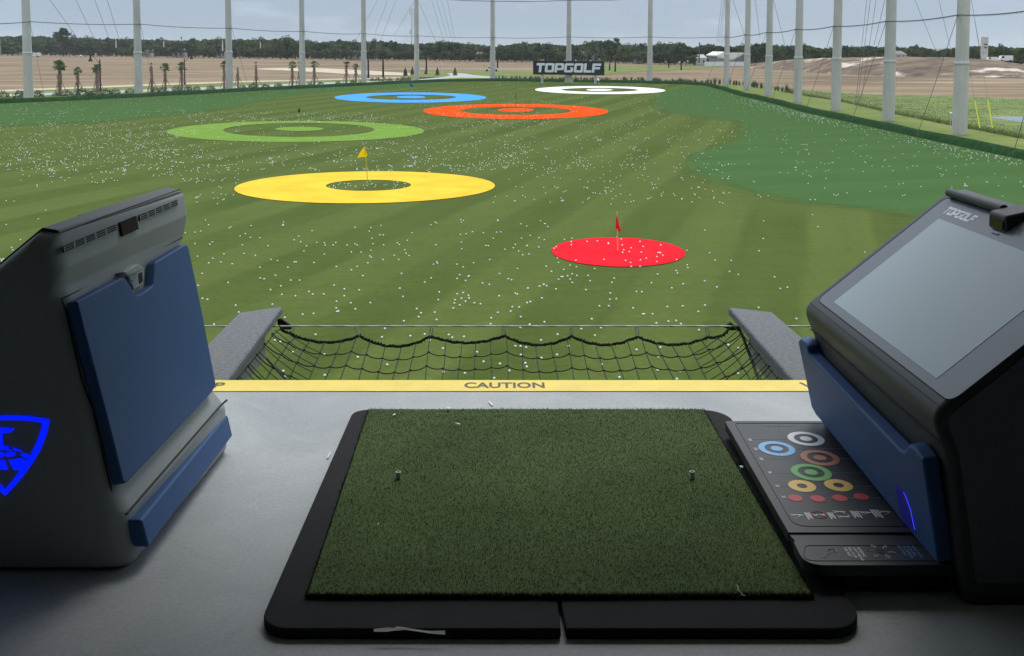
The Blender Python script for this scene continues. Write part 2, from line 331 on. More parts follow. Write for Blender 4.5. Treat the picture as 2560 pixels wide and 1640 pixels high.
# ------------------------------------------------------------ target rings
def ell(c, n=96):
    cx, cy, rx, ry, tilt = c
    return [D(cx+rx*math.cos(2*math.pi*k/n), cy+ry*math.sin(2*math.pi*k/n)+tilt*rx*math.cos(2*math.pi*k/n)) for k in range(n)]
def ring(name, label, col, outer, hole=None, dot=None, cat='target'):
    m = mat('target_'+name, col, .95, noise=.10, nscale=.6, spec=.0, bump=.3, bscale=30, detail=12)
    root = empty(name, gnd(*D(outer[0], outer[1])))
    def loop(c, z): return [gnd(x, y, z)-root.location for x, y in ell(c)]
    n = 96; z = .022
    A = loop(outer, z); A0 = loop(outer, .0)
    if hole:
        B = loop(hole, z); B0 = loop(hole, .0)
        v = A+B+A0+B0; f = [(k, (k+1) % n, n+(k+1) % n, n+k) for k in range(n)]
        f += [(2*n+k, 2*n+(k+1) % n, (k+1) % n, k) for k in range(n)]+[(n+k, n+(k+1) % n, 3*n+(k+1) % n, 3*n+k) for k in range(n)]
        fix(mesh_obj('outer_ring', v, f, m, root))
    else:
        v = A+A0; f = [tuple(range(n))]+[(n+k, n+(k+1) % n, (k+1) % n, k) for k in range(n)]
        fix(mesh_obj('target_disc', v, f, m, root))
    if dot:
        A = loop(dot, z); A0 = loop(dot, 0.0)
        fix(mesh_obj('centre_disc', A+A0, [tuple(range(n))]+[(n+k, n+(k+1) % n, (k+1) % n, k) for k in range(n)], m, root))
    tag(root, label, cat); return root
RINGS = {}
ring('ring_target', 'nearest big yellow ring target with dark turf centre', (.80, .50, .055), (856, 439.5, 306, 37.3, -.013), (865, 435, 100, 13, -.01))
ring('disc_target', 'solid red disc target nearest to the tee mat', (.72, .022, .035), (1452, 591.5, 157, 34.3, .022))
ring('ring_target', 'light green ring target with green centre spot on the left', (.165, .285, .058), (693.5, 308.5, 302.5, 24.6, -.004), (701, 305, 177, 16.5, -.004), (703, 302.5, 57, 5, 0))
ring('ring_target', 'sky blue ring target behind the green one', (.085, .33, .78), (963.5, 229, 178.5, 12, 0), (965, 228.3, 106, 6.3, 0), (965, 227.8, 35, 2.8, 0))
ring('ring_target', 'orange ring target in the middle of the field', (.85, .085, .015), (1211, 261.5, 217.5, 17.5, .004), (1211, 260, 130, 9.8, .004), (1210.5, 258.5, 43, 4.2, 0))
ring('ring_target', 'white ring target, farthest one, below the big sign', (.82, .82, .80), (1409, 211.4, 153, 9.3, .007), (1408, 210.9, 90, 4.7, .004), (1407.5, 210.8, 31, 2.4, 0))
# ------------------------------------------------------------ flags
def cloth(col):
    m = mat('flagcloth', col, .8, spec=.1); t = m.node_tree; tr = N(t, 'ShaderNodeBsdfTranslucent'); tr.inputs[0].default_value = (*col, 1)
    mx = N(t, 'ShaderNodeMixShader'); mx.inputs[0].default_value = .45; L(t, t.nodes['Principled BSDF'].outputs[0], mx.inputs[1]); L(t, tr.outputs[0], mx.inputs[2]); L(t, mx.outputs[0], t.nodes['Material Output'].inputs[0]); return m
def flag(base, top, label, col, fl, pole_col=(.55, .5, .2), r=.018, dark=False):
    """base, top in photo px; fl: flag polygon in photo px relative; built at the pole's distance"""
    b = gnd(*base, .02); T = ony(*top, b.y)
    root = empty('target_flag', b)
    mb = MB(); mb.tube([Vector((0, 0, -.02)), T-b], r, 8); mb.build('flag_pole', mat('flagpole', pole_col, .5), root)
    pts = [ony(x, y, b.y)-b for x, y in fl]
    # cloth: a small rippled triangulated fan with thickness
    n = len(pts); c = sum(pts, Vector())/n
    mb = MB()
    v = []; 
    for k, p in enumerate(pts): v.append(p+Vector((0, .10*math.sin(k*2.1), 0)))
    v.append(c+Vector((0, -.12, 0)))
    v2 = [p+Vector((0, .012, 0)) for p in v]
    f = [(k, (k+1) % n, n) for k in range(n)]+[(n+1+(k+1) % n, n+1+k, 2*n+1) for k in range(n)]+[(k, n+1+k, n+1+(k+1) % n, (k+1) % n) for k in range(n)]
    mb.add(v+v2, f); fix(mb.build('flag_cloth', cloth(col), root))
    tag(root, label, 'flag'); return root
flag(D(1450, 590), D(1449, 497), 'red flag hanging limp on a thin pole in the red disc', (.78, .04, .06), [D(1449, 500), D(1452.5, 520), D(1457, 540), D(1455, 545), D(1448, 540), D(1444, 535), D(1446, 517)])
flag(D(864, 442), D(857, 343), 'yellow pennant flag blowing left above the yellow ring', (.95, .80, .03), [D(856, 343), D(862, 365), D(859, 368), D(849, 368.5), D(838, 371.5), D(846, 357)], pole_col=(.5, .42, .08))
flag((750.6, 318), (748, 265), 'dark green flag standing in the green ring', (.012, .075, .035), [(748.5, 265), (750, 274), (750, 283), (744.5, 279), (746, 271)], pole_col=(.25, .4, .12), r=.03)
flag((1030, 243), (1028.5, 208), 'small blue flag in the blue ring', (.03, .16, .42), [(1027, 208), (1034, 214), (1033, 217.5), (1026, 215.5), (1024, 211)], pole_col=(.2, .35, .3), r=.03)
flag((1290.5, 275), (1289, 232), 'thin dark pole with furled flag in the orange ring', (.05, .10, .03), [(1289.5, 232), (1290.5, 238), (1290, 248), (1288.8, 240)], pole_col=(.08, .12, .04), r=.03)
flag((1500, 224), (1494.5, 193), 'white flag hanging behind the white ring', (.85, .87, .9), [(1494.5, 193), (1498.5, 199), (1497.5, 202), (1492, 199.5)], pole_col=(.5, .5, .5), r=.02)
# ------------------------------------------------------------ net poles
POLES = [(72, 250.5, 23.5, 'l'), (347, 239, 20.7, 'l'), (574, 228, 18.3, 'l'), (756.5, 218.5, 15.5, 'l'), (910, 209.5, 14, 'l'), (1042, 202.5, 13, 'l'), (1231.7, 202.5, 13.6, 'b'), (1421.6, 205.5, 13.6, 'b'), (1624, 208.3, 13.8, 'b'),
         (1816, 214.6, 14.6, 'r'), (1866.7, 225.5, 16.3, 'r'), (1920.7, 239.7, 18.3, 'r'), (1994, 256.5, 21, 'r'), (2089, 277, 24.4, 'r'), (2220.5, 302.5, 29.3, 'r'), (2398.6, 337, 35, 'r')]
POLE_LBL = ['tall grey net pole at the far left of the photo', 'second tall grey net pole from the left', 'third tall grey net pole from the left', 'fourth tall grey net pole from the left', 'fifth tall grey net pole from the left, behind the left end of the blue ring', 'tall grey net pole right in front of the thin lattice mast', 'tall grey net pole midway between the lattice mast and the big sign', 'tall grey net pole directly behind the big black sign', 'tall grey net pole just right of the big sign',
            'farthest and thinest net pole of the right-hand row, by the white barn', 'second farthest net pole of the right-hand row', 'third farthest net pole of the right-hand row', 'middle net pole of the right-hand row of seven', 'third nearest net pole of the right-hand row', 'second nearest net pole of the right-hand row', 'nearest and thickest grey net pole at the right']
JT = [133, 132, 131, 132, 128.5, 128.5, 130.5, 130, 133, 137, 137, 141, 144.5, 147.5, 154, 158.5]
PW = []
for (x, y, wd, sd_), lb, jy in zip(POLES, POLE_LBL, JT):
    b = gnd(x, y, -.1); r = wd/2/FPX*b.y*1.02
    zj = ony(x, jy, b.y).z-b.z
    root = empty('net_pole', b)
    mb = MB(); mb.lathe([(r, -.3), (r*.955, zj)], n=12); lo = mb.build('lower_shaft', M['pole'], root); 
    mb = MB(); mb.lathe([(r*.89, zj), (r*.80, zj+8), (r*.5, 46)], n=12); mb.build('upper_shaft', M['pole'], root)
    mb = MB(); mb.lathe([(r*.97, zj-.10), (r*1.06, zj-.06), (r*1.06, zj+.06), (r*.97, zj+.10), (r*.92, zj+.2)], n=12)
    for k in range(12): mb.box((r*1.0*math.cos(k*math.pi/6+.26), r*1.0*math.sin(k*math.pi/6+.26), zj+.02), (.05, .05, .12), k*math.pi/6)
    mb.build('flange_ring', M['pole'], root)
    if sd_ == 'r' and x > 2000:
        mb = MB(); mb.box((.25*r, -r*1.0, zj-.35), (.10, .08, .14)); mb.build('junction_knob', M['pole'], root)
    tag(root, lb, 'pole', 'net poles round the field'); PW.append((b, r))
# cables: lower net cable with lacing along the poles
CBY = [53.7, 60, 70, 78, 84, 89.5, 93.7, 92, 92, 92, 86, 80, 72.6, 65, 52.6, 37]
def cabpt(i):
    b, r = PW[i]; x = POLES[i][0]
    n = Vector((1, 0, 0)) if POLES[i][3] == 'l' else (Vector((0, -1, 0)) if POLES[i][3] == 'b' else Vector((-1, 0, 0)))
    q = b+n*(r*.95)+Vector((0, -.2, 0)); return Vector((q.x, q.y, ony(x, CBY[i], q.y).z))
CP = [cabpt(i) for i in range(16)]
a = ony(-150, 50, CP[0].y-25); CP2 = [a]+CP+[CP[-1]+(CP[-1]-CP[-2]).normalized()*55]
CP2[-1] = onz(2640, 15, CP[-1].z)
mb = MB(); ring_pts = []
for a, b in zip(CP2[:-1], CP2[1:]):
    n = 14; sag = .012*(b-a).length
    ring_pts += [a.lerp(b, i/n)-Vector((0, 0, sag*4*(i/n)*(1-i/n))) for i in range(n)]
ring_pts.append(CP2[-1])
mb.tube(ring_pts, .035, 5)
# lacing loops
for a, b in zip(ring_pts[:-1], ring_pts[1:]):
    L_ = (b-a).length; k = max(2, int(L_/.55)) if a.y < 115 else 2
    pts = [a.lerp(b, j/(2*k))+Vector((0, 0, -.11 if j % 2 else .02)) for j in range(2*k+1)]
    mb.tube(pts, .014, 4)
tag(mb.build('net_cable', M['cable']), 'dark laced steel cable strung low along all the net poles', 'cable')
# upper cable seen at the top edge over the back poles
mb = MB()
up = [(1110, -2), (1170, 1.8), (1232, 3), (1330, 4), (1421, 1), (1530, 0.3), (1640, -6)]
mb.tube([ony(x, y, 165) for x, y in up], .05, 5)
tag(mb.build('net_cable', M['cable']), 'upper steel cable over the back row of poles at the top edge', 'cable')
# back net: side tie ropes from cable down to the skirt
def tie(i, foot, lb, far=False):
    p = CP[i]; q = gnd(*foot, .35)
    mb = MB(); n = 10
    mb.tube([p.lerp(q, j/n)-Vector((0, 0, .6*(j/n)*(1-j/n))) for j in range(n+1)], .022, 5)
    tag(mb.build('tie_rope', M['cable']), lb, 'rope', 'tie ropes from cable to skirt')
ords = ['farthest', 'second farthest', 'third farthest', 'middle', 'third nearest', 'second nearest', 'nearest']
ft = [(1763, 211.5), (1817, 217), (1867, 227), (1929, 253), (2014.5, 275), (2129, 303), (2292, 340)]
for j, i in enumerate(range(9, 16)): tie(i, ft[j], 'dark slanting tie rope from the %s right-hand pole down to the skirt net' % ords[j])
mb = MB(); mb.tube([CP2[-1], gnd(2531, 392, .3)], .022, 5); tag(mb.build('tie_rope', M['cable']), 'dark slanting tie rope coming down at the right edge of the photo', 'rope', 'tie ropes from cable to skirt')
for i, foot, lb in ((0, (113, 252), 'first'), (1, (392, 243), 'second'), (2, (625, 230), 'third'), (3, (798, 221), 'fourth')):
    tie(i, foot, 'dark slanting tie rope hanging from the %s net pole on the left' % lb)
# netting hung between cable and skirt and above it: a very fine, nearly see-through mesh
def netmat(nm, fac):
    m = bpy.data.materials.new(nm); m.use_nodes = True; t = m.node_tree; b = t.nodes['Principled BSDF']
    b.inputs['Base Color'].default_value = (.05, .06, .06, 1); b.inputs['Roughness'].default_value = .9
    tr = N(t, 'ShaderNodeBsdfTransparent'); mx = N(t, 'ShaderNodeMixShader'); mx.inputs[0].default_value = fac
    L(t, tr.outputs[0], mx.inputs[1]); L(t, b.outputs[0], mx.inputs[2]); L(t, mx.outputs[0], t.nodes['Material Output'].inputs[0]); return m
M['net'] = netmat('fine_netting', .07)
def netpanel(idx, lb):
    v = []; f = []
    for k, i in enumerate(idx):
        p = CP[i]; up_ = Vector((p.x, p.y, 40)); 
        if i <= 8: q = gnd(POLES[i][0], POLES[i][1]+6 if i < 6 else POLES[i][1]+3, .45)
        else: q = gnd(*ft[i-9], .45)
        v += [q, p, up_]
    for k in range(len(idx)-1):
        for j in range(2): f.append((k*3+j, k*3+3+j, k*3+4+j, k*3+1+j))
    tag(mesh_obj('netting', v, f, M['net']), lb, 'net')
netpanel([0, 1, 2, 3, 4, 5], 'fine see-through netting hung on the left row of poles')
netpanel([5, 6, 7, 8], 'fine see-through netting across the back of the field')
netpanel([8, 9], 'netting closing the far right corner behind the barn side')
netpanel([9, 10, 11, 12, 13, 14, 15], 'fine see-through netting hung on the right-hand row of poles')
# guy wires high up
def wire(a, b, Y, lb, grp, r=.03, Y2=None):
    p = ony(*a, Y); q = ony(*b, Y2 or Y); p = p+(p-q)*.35
    mb = MB(); mb.tube([p, p.lerp(q, .5), q], r, 4)
    tag(mb.build('guy_wire', M['wire']), lb, 'wire', grp)
for a, b in (((125, 0), (190, 90)), ((190, 0), (235, 95)), ((237, 0), (272, 95)), ((268, 0), (298, 98))):
    wire(a, b, 135, 'thin guy wire slanting down right between the two leftmost poles', 'guy wires between the two leftmost poles', .03)
for a, b in (((944, 0), (890, 100)), ((969, 0), (937, 85)), ((990, 0), (952, 100)), ((1037, 0), (984, 92))):
    wire(a, b, 190, 'thin guy wire slanting down left beside the lattice mast', 'guy wires left of the lattice mast', .03)
for a, b in (((1050, 12), (1090, 105)), ((1079, 0), (1108, 98)), ((1091, 0), (1117, 90)), ((1103, 0), (1128, 92)), ((1118, 0), (1137, 98))):
    wire(a, b, 190, 'thin guy wire slanting down right beside the lattice mast', 'guy wires right of the lattice mast', .03)
for a, b in (((1805, 0), (1792, 106)), ((1810, 0), (1797, 106)), ((1812, 0), (1803, 108))):
    wire(a, b, 150, 'thin near-vertical guy wire left of the farthest right-hand pole', 'guy wires by the farthest right-hand pole', .025)
for a, b in (((1832, 0), (1862, 90)), ((1888, 0), (1900, 95)), ((1940, 25), (1962, 112))):
    wire(a, b, 130, 'thin guy wire slanting down right between the far right-hand poles', 'guy wires among the far right-hand poles', .025)
for a, b in (((2167, 0), (2138, 265)), ((2176, 0), (2142, 268)), ((2190, 0), (2150, 270)), ((2212, 0), (2185, 112))):
    wire(a, b, 88, 'thin guy wire left of the second nearest right-hand pole', 'guy wires left of the second nearest right-hand pole', .02)
for a, b in (((2287, 0), (2347, 145)), ((2347, 0), (2382, 145)), ((2430, 10), (2449, 118))):
    wire(a, b, 110, 'thin guy wire slanting down right behind the nearest pole', 'guy wires behind the nearest pole', .02)
# ------------------------------------------------------------ lettering
def octring(x0, y0, x1, y1, ix0, iy0, ix1, iy1, c, corners=(1, 1, 1, 1)):
    c0, c1, c2, c3 = [c*k for k in corners]     # bl br tr tl
    o = [(x0+c0, y0), (x1-c1, y0), (x1, y0+c1), (x1, y1-c2), (x1-c2, y1), (x0+c3, y1), (x0, y1-c3), (x0, y0+c0)]
    i = [(ix0, iy0), (ix1, iy0), (ix1, iy1), (ix0, iy1)]
    return [[o[0], o[1], i[1], i[0]], [o[1], o[2], i[1]], [o[2], o[3], i[2], i[1]], [o[3], o[4], i[2]], [o[4], o[5], i[3], i[2]], [o[5], o[6], i[3]], [o[6], o[7], i[0], i[3]], [o[7], o[0], i[0]]]
def rc(x0, y0, x1, y1): return [(x0, y0), (x1, y0), (x1, y1), (x0, y1)]
GL = {'T': [rc(0, .74, .95, 1), rc(.31, 0, .61, .74)],
      'O': octring(0, 0, 1.05, 1, .29, .25, .76, .75, .12),
      'P': octring(0, .24, 1.02, 1, .29, .48, .74, .76, .12, (0, 1, 1, 0))+[rc(0, 0, .29, .24)],
      'G': [[(.12, 0), (.9, 0), (.74, .25), (.29, .25)], [(0, .12), (.12, 0), (.29, .25)], [(0, .12), (.29, .25), (.29, .75), (0, .88)], [(0, .88), (.29, .75), (.12, 1)], [(.12, 1), (.29, .75), (1.02, .75), (1.02, 1)], [(.9, 0), (1.02, .12), (.74, .25)], [(.74, .25), (1.02, .12), (1.02, .55), (.74, .42)], [(.74, .42), (1.02, .55), (.58, .55), (.48, .66)]],
      'L': [rc(0, .25, .29, 1), rc(0, 0, .9, .25)],
      'F': [rc(0, 0, .29, 1), rc(.29, .74, .98, 1), rc(.29, .36, .90, .60)]}
ADV = {'T': 1.0, 'O': 1.12, 'P': 1.08, 'G': 1.12, 'L': .95, 'F': 1.0}
def logo_word(mb, fn, word, depth):
    """fn(u,v)->3D ; u in letter units"""
    x = 0
    for ch in word:
        for poly in GL[ch]:
            mb.prism([fn(x+px+.12*py, py) for px, py in poly], depth)
        x += ADV[ch]
    return x
def word_len(word): return sum(ADV[c] for c in word)
# ------------------------------------------------------------ big sign
Ys = 172.0
sg = empty('billboard_sign', gnd(1422, 206))
def sp(x, y, dy=0): return ony(x, y, Ys+dy)-sg.location
a, b, c, d4 = sp(1332.9, 151.3), sp(1511, 153), sp(1511, 188.4), sp(1332.9, 186.3)
mb = MB(); mb.prism([a, b, c, d4], (0, .5, 0)); fix(mb.build('sign_board', mat('sign_black', (.009, .014, .017), .6, noise=.05, nscale=3), sg))
bl = sp(1339.5, 180.5, -.05); br = sp(1501, 181.7, -.05); tl = sp(1339.5, 157.6, -.05)
wl = word_len('TOPGOLF'); ux = (br-bl)/wl; uy = tl-bl
mb = MB(); logo_word(mb, lambda u, v: bl+ux*u+uy*v, 'TOPGOLF', (0, .06, 0)); fix(mb.build('sign_lettering', mat('sign_white', (.80, .83, .85), .6), sg))
mb = MB()
for k, (x, yb) in enumerate(((1355.5, 204.8), (1488.4, 207.5))):
    t0 = sp(x, 187, .25); mb = MB(); mb.box((t0.x, t0.y, (t0.z-.2)/2), (.42, .3, t0.z+.2)); mb.build('sign_leg', M['pole'], sg)
mb = MB(); t0 = sp(1422, 187, .25); mb.prism([sp(1414, 186, .55), sp(1430, 186, .55), sp(1434, 206, .55), sp(1411, 206, .55)], (0, .4, 0)); fix(mb.build('centre_bracket', M['pole'], sg))
tag(sg, 'wide black billboard with white block lettering at the back of the range', 'sign')
TOP = [(-60, 90), (0, 90), (60, 88), (130, 92), (200, 93), (250, 96), (340, 97), (450, 100), (560, 97), (640, 97), (700, 96), (740, 99), (800, 104), (860, 101), (900, 104), (950, 101), (1000, 109), (1060, 108), (1100, 104), (1150, 106), (1200, 112), (1240, 115), (1300, 107), (1340, 106), (1400, 112), (1450, 110), (1490, 100), (1520, 99), (1560, 113), (1620, 112), (1660, 108), (1700, 108), (1730, 118), (1770, 108), (1810, 115), (1870, 113), (1905, 107), (1950, 114), (2020, 113), (2060, 120), (2120, 118), (2190, 114), (2240, 119), (2290, 113), (2340, 125), (2400, 118), (2440, 114), (2500, 114), (2540, 118), (2620, 120), (2700, 118)]
BASE = [(-60, 139), (0, 139), (400, 144), (800, 149.5), (1240, 155), (1500, 157), (1700, 163), (1900, 165), (2700, 166)]
tp = lambda x: float(np.interp(x, *zip(*TOP))); bs = lambda x: float(np.interp(x, *zip(*BASE)))
# ------------------------------------------------------------ far things: mast, tower, houses, barn, fence, vehicles
def lattice_mast():
    b = gnd(1033, 145, -.1); Y = 520; b = ony(1033, 146, Y); T = ony(1033, 20, Y); h = T.z-b.z; root = empty('lattice_mast', b)
    mb = MB(); wv = 1.1
    for s in ((-1, -1), (1, -1), (1, 1), (-1, 1)): mb.tube([Vector((s[0]*wv, s[1]*wv, 0)), Vector((s[0]*.55, s[1]*.55, h))], .14, 4)
    n = 16
    for k in range(n):
        z0 = h*k/n; z1 = h*(k+1)/n; w0 = wv-(wv-.55)*k/n; w1 = wv-(wv-.55)*(k+1)/n; s = 1 if k % 2 else -1
        mb.tube([Vector((-w0*s, -w0, z0)), Vector((w1*s, -w1, z1))], .09, 4); mb.tube([Vector((-w0, -w0*s, z0)), Vector((-w1, w1*s, z1))], .09, 4)
    mb.build('mast_frame', M['pole'], root)
    for z in (h*.98, h*.90, h*.52):
        for a in range(2): mb = MB(); mb.box((1.5*math.cos(a*2.6+.3), 1.5*math.sin(a*2.6+.3), z), (.6, .6, 2.0), a*2.1); mb.build('antenna_panel', M['white'], root)
    tag(root, 'thin grey lattice mast with antennas behind the centre left pole', 'mast')
lattice_mast()
def block_tower():
    Y = 330; b = ony(2460, 152, Y); T = ony(2460, 92, Y); h = T.z-b.z; root = empty('block_tower', (b.x, b.y, b.z-2))
    wv = 12.5/FPX*Y
    t0 = empty
    mb = MB(); nf = 10
    for k in range(nf): mb.box((0, 0, 2+h*(k+.5)/nf), (wv, wv, h/nf-.12))
    mb.box((0, 0, 1+h/2), (wv*.95, wv*.95, h+1.9))
    mb.build('tower_shell', M['dirtywhite'], root)
    om = mat('opening_dark', (.08, .08, .08), .9)
    for z_, w_ in ((.93, .7), (.8, .55)): mb = MB(); mb.box((0, -wv/2-.02, h*z_), (wv*w_, .1, h*.05)); mb.build('opening', om, root)
    tag(root, 'pale weathered block tower standing over the trees at the right', 'tower')
block_tower()
roofm = mat('roof_grey', (.20, .20, .21), .8, noise=.1, nscale=2)
def house(x0, x1, yt, ye, yb, Y, lb, wall, roof, cat='house', win=True, name='house'):
    if Y >= 350: Y = gnd((x0+x1)/2, bs(x0)-.9).y; yb = bs(x0)-.9
    a = ony(x0, yb, Y); b = ony(x1, yb, Y); te = ony(x0, ye, Y).z; tr = ony(x0, yt, Y).z
    root = empty(name, (a.x, a.y, a.z)); wx = b.x-a.x; he = te-a.z; hr = tr-a.z; dp = max(6, wx*.7)
    mb = MB(); mb.box((wx/2, dp/2, he/2), (wx*.94, dp*.94, he)); mb.build('wall', wall, root)
    mb = MB(); v = [(0, 0, he), (wx, 0, he), (wx, dp, he), (0, dp, he), (wx*.18, dp/2, hr), (wx*.82, dp/2, hr)]
    mb.add(v, [(0, 1, 5, 4), (1, 2, 5), (2, 3, 4, 5), (3, 0, 4), (0, 3, 2, 1)]); mb.build('roof', roof, root)
    if win:
        for q in (.28, .7):
            mb = MB(); mb.box((wx*q, dp*.03-.06, he*.5), (wx*.12, .1, he*.4)); mb.build('window', mat('window_dark', (.05, .06, .07), .3), root)
    tag(root, lb, cat)
# big metal barn with gable end
def barn():
    Y = 330
    P = lambda x, y, dy=0: ony(x, y, Y+dy)
    r0 = P(1766, 166); root = empty('barn', r0)
    q = lambda x, y, dy=0: P(x, y, dy)-r0
    mb = MB(); mb.prism([q(1800, 166), q(1797, 145), q(1815, 135.5), q(1856, 135.5), q(1856, 166)], (0, 16, 0)); fix(mb.build('wall', mat('barn_wall', (.30, .31, .33), .8), root))
    mb = MB(); e0, e1, e2, e3 = q(1793, 144, -.8), q(1810, 135, -.8), q(1860, 135, -.8), q(1832, 151, -.8)
    mb.prism([e0, e1, e2, e3], Vector((0, -.3, .5))); 
    mb.prism([e0+Vector((0, 0, .4)), e1+Vector((0, 0, .4)), e1+Vector((0, 17, .4)), e0+Vector((0, 17, .4))], (0, 0, .4)); fix(mb.build('roof', mat('barn_roof', (.80, .80, .78), .6), root))
    mb = MB(); mb.prism([q(1833, 151.5, -1), q(1859, 136.5, -1), q(1859, 153, -1), q(1833, 153, -1)], (0, .2, 0)); fix(mb.build('gable', mat('gable_grey', (.16, .17, .18), .8), root))
    tag(root, 'barn with bright white metal roof beyond the right-hand corner', 'barn')
    f0 = P(1762, 165.5, -6); f1 = P(1859, 165.5, -6); h = P(1762, 154.5, -6).z-f0.z
    fr = empty('panel_fence', f0); n = 14
    mb = MB()
    for k in range(n):
        c = f0.lerp(f1, (k+.5)/n)-f0; mb.box((c.x, 0, h/2), ((f1-f0).x/n-.08, .12, h))
    mb.build('fence_panel', M['white'], fr)
    mb = MB()
    for k in range(n+1): c = f0.lerp(f1, k/n)-f0; mb.box((c.x, .05, h/2), (.16, .2, h+.15))
    mb.build('fence_post', M['white'], fr)
    tag(fr, 'long white panel fence in front of the white-roofed barn', 'fence')
barn()
wallp = mat('house_wall', (.42, .40, .37), .8, noise=.1, nscale=1); wallg = mat('house_grey', (.33, .35, .37), .8)
# (houses are called after the trees are placed, they sit in gaps)
house(1740, 1768, 136, 145, 158, 360, 'small pale gabled house half hidden in trees left of the barn', M['dirtywhite'], mat('roof_pale', (.45, .45, .45), .7))
house(2238, 2268, 127, 136, 146, 300, 'house with grey hip roof peeking over the mound', wallp, roofm)
house(430, 462, 119, 128, 143, 455, 'blue-grey house showing between trees left of the third pole', wallg, roofm)
house(540, 566, 122.5, 126, 141, 440, 'low white roofed building behind the third pole', M['dirtywhite'], M['white'])
house(357, 378, 119, 128, 143, 440, 'small pale house half hidden by trees right of the second pole', wallp, M['dirtywhite'])
house(868, 905, 127, 133, 147, 430, 'pale house behind the fifth pole', wallp, M['dirtywhite'])
house(1186, 1226, 130, 137, 153, 385, 'cream house among the trees left of the centre pole', wallp, roofm)
house(1448, 1468, 131, 137, 152, 380, 'cream house showing through the trees above the sign', wallp, M['dirtywhite'])
house(1483, 1497, 131, 137, 152, 380, 'small white house above the right end of the sign', M['dirtywhite'], M['white'])
house(1588, 1610, 133, 138, 152, 380, 'grey roofed house left of the pole right of the sign', wallg, M['dirtywhite'])
def vehicle(x, y, wpx, lb, kind='car', col=(.8, .8, .8), zfix=None, facing=0):
    b = gnd(x, y, -.1) if zfix is None else zfix; b = b.copy()
    Lg = wpx/FPX*b.y; s = Lg/4.4
    root = empty('parked_'+kind, b)
    paint = mat('vehicle_paint', col, .35, coat=.5)
    if kind == 'car':
        prof = [(-2.2, .35), (-2.2, .85), (-1.5, 1.0), (-.8, 1.45), (.7, 1.48), (1.45, 1.0), (2.2, .85), (2.2, .35)]
        glass = [(-1.35, 1.0), (-.75, 1.38), (.62, 1.40), (1.22, 1.0)]
    else:
        prof = [(-2.2, .4), (-2.2, 1.0), (-1.7, 1.15), (-1.4, 2.0), (2.2, 2.05), (2.2, .4)]
        glass = [(-1.6, 1.2), (-1.35, 1.85), (-.6, 1.85), (-.6, 1.2)]
    mb = MB(); mb.prism([Vector((px*s, -.85*s, pz*s)) for px, pz in prof], (0, 1.7*s, 0)); fix(mb.build('body', paint, root))
    mb = MB(); mb.prism([Vector((px*s, -.87*s, pz*s)) for px, pz in glass], (0, .03*s, 0)); fix(mb.build('side_window', mat('car_glass', (.04, .05, .06), .1), root))
    for wx in (-1.4, 1.4):
        for sy in (-1, 1):
            mb = MB(); mb.tube([Vector((wx*s, sy*.88*s, .33*s)), Vector((wx*s, sy*.68*s, .33*s))], .33*s, 14); mb.build('wheel', mat('tyre', (.02, .02, .02), .8), root)
    tag(root, lb, kind)
vehicle(1229, 178.5, 37, 'white low car on the road left of the centre pole', 'car')
vehicle(88, 137.5, 24, 'white van far left behind the leftmost pole', 'van', zfix=gnd(88, 142.5))
vehicle(198, 137.5, 16, 'white car on the far road at the edge of the wood', 'car', zfix=gnd(198, 142.5))
vehicle(2478, 155, 26, 'white truck on the mound at the foot of the block tower', 'van', zfix=ony(2478, 154.5, 300))
vehicle(2512, 155, 34, 'long white van parked right of the block tower', 'van', zfix=ony(2512, 154.5, 300))
# traffic gantry far left, street poles
def simple_pole(x, yt, yb, r, m, lb, name='utility_pole', cat='pole', arms=None, Y=None):
    b = ony(x, yb, Y) if Y else gnd(x, yb, -.1); h = ony(x, yt, b.y).z-b.z
    root = empty(name, b); mb = MB(); mb.lathe([(r*1.25, -.2), (r, h*.5), (r*.75, h)], n=8); mb.build('post', m, root)
    if arms:
        for (dx0, dx1, dz, t) in arms:
            mb = MB(); sc = b.y/FPX; mb.tube([Vector((dx0*sc, 0, h-dz*sc)), Vector((dx1*sc, 0, h-dz*sc))], t, 6); mb.build('cross_arm', m, root)
    tag(root, lb, cat); return root
pm = M['dirtywhite']
simple_pole(2, 97, 139, .28, pm, 'white street light pole at the left edge', 'street_light', 'street light')
simple_pole(45, 114, 139, .3, pm, 'traffic signal mast with long horizontal arm at far left', 'signal_mast', 'signal mast', arms=[(-30, 12, 4, .16)])
simple_pole(50, 114, 139, .3, pm, 'traffic signal mast with its arm reaching right past the pole', 'signal_mast', 'signal mast', arms=[(0, 44, 4, .16)])
simple_pole(123.5, 112, 135, .3, pm, 'thin white pole right of the leftmost net pole', arms=[])
simple_pole(148.5, 104, 134, .25, pm, 'thin white pole under the tallest pine', arms=[(-20, 25, 12, .14)])
simple_pole(256, 100, 137, .42, pm, 'white utility pole at the wood edge, taller one', arms=[(-3, 3, 1.5, .15)])
simple_pole(290, 101, 118, .35, pm, 'shorter white utility pole in the wood, right of the taller', Y=500)
simple_pole(409.5, 103, 117, .3, pm, 'short white utility pole in the wood right of the second net pole', Y=500)
simple_pole(454, 92, 135, .22, M['bark'], 'dark utility pole rising over the wood left of the third net pole', arms=[(-3, 3, 2, .12)], Y=470)
simple_pole(556.5, 99, 126, .3, pm, 'white utility pole left of the third net pole', Y=470)
simple_pole(651, 104, 120, .25, pm, 'faint pole in the wood left of the fourth net pole', Y=480)
simple_pole(1748, 106, 150, .16, M['bark'], 'dark utility pole rising behind trees left of the barn', arms=[(-3, 3, 2, .1)], Y=330)
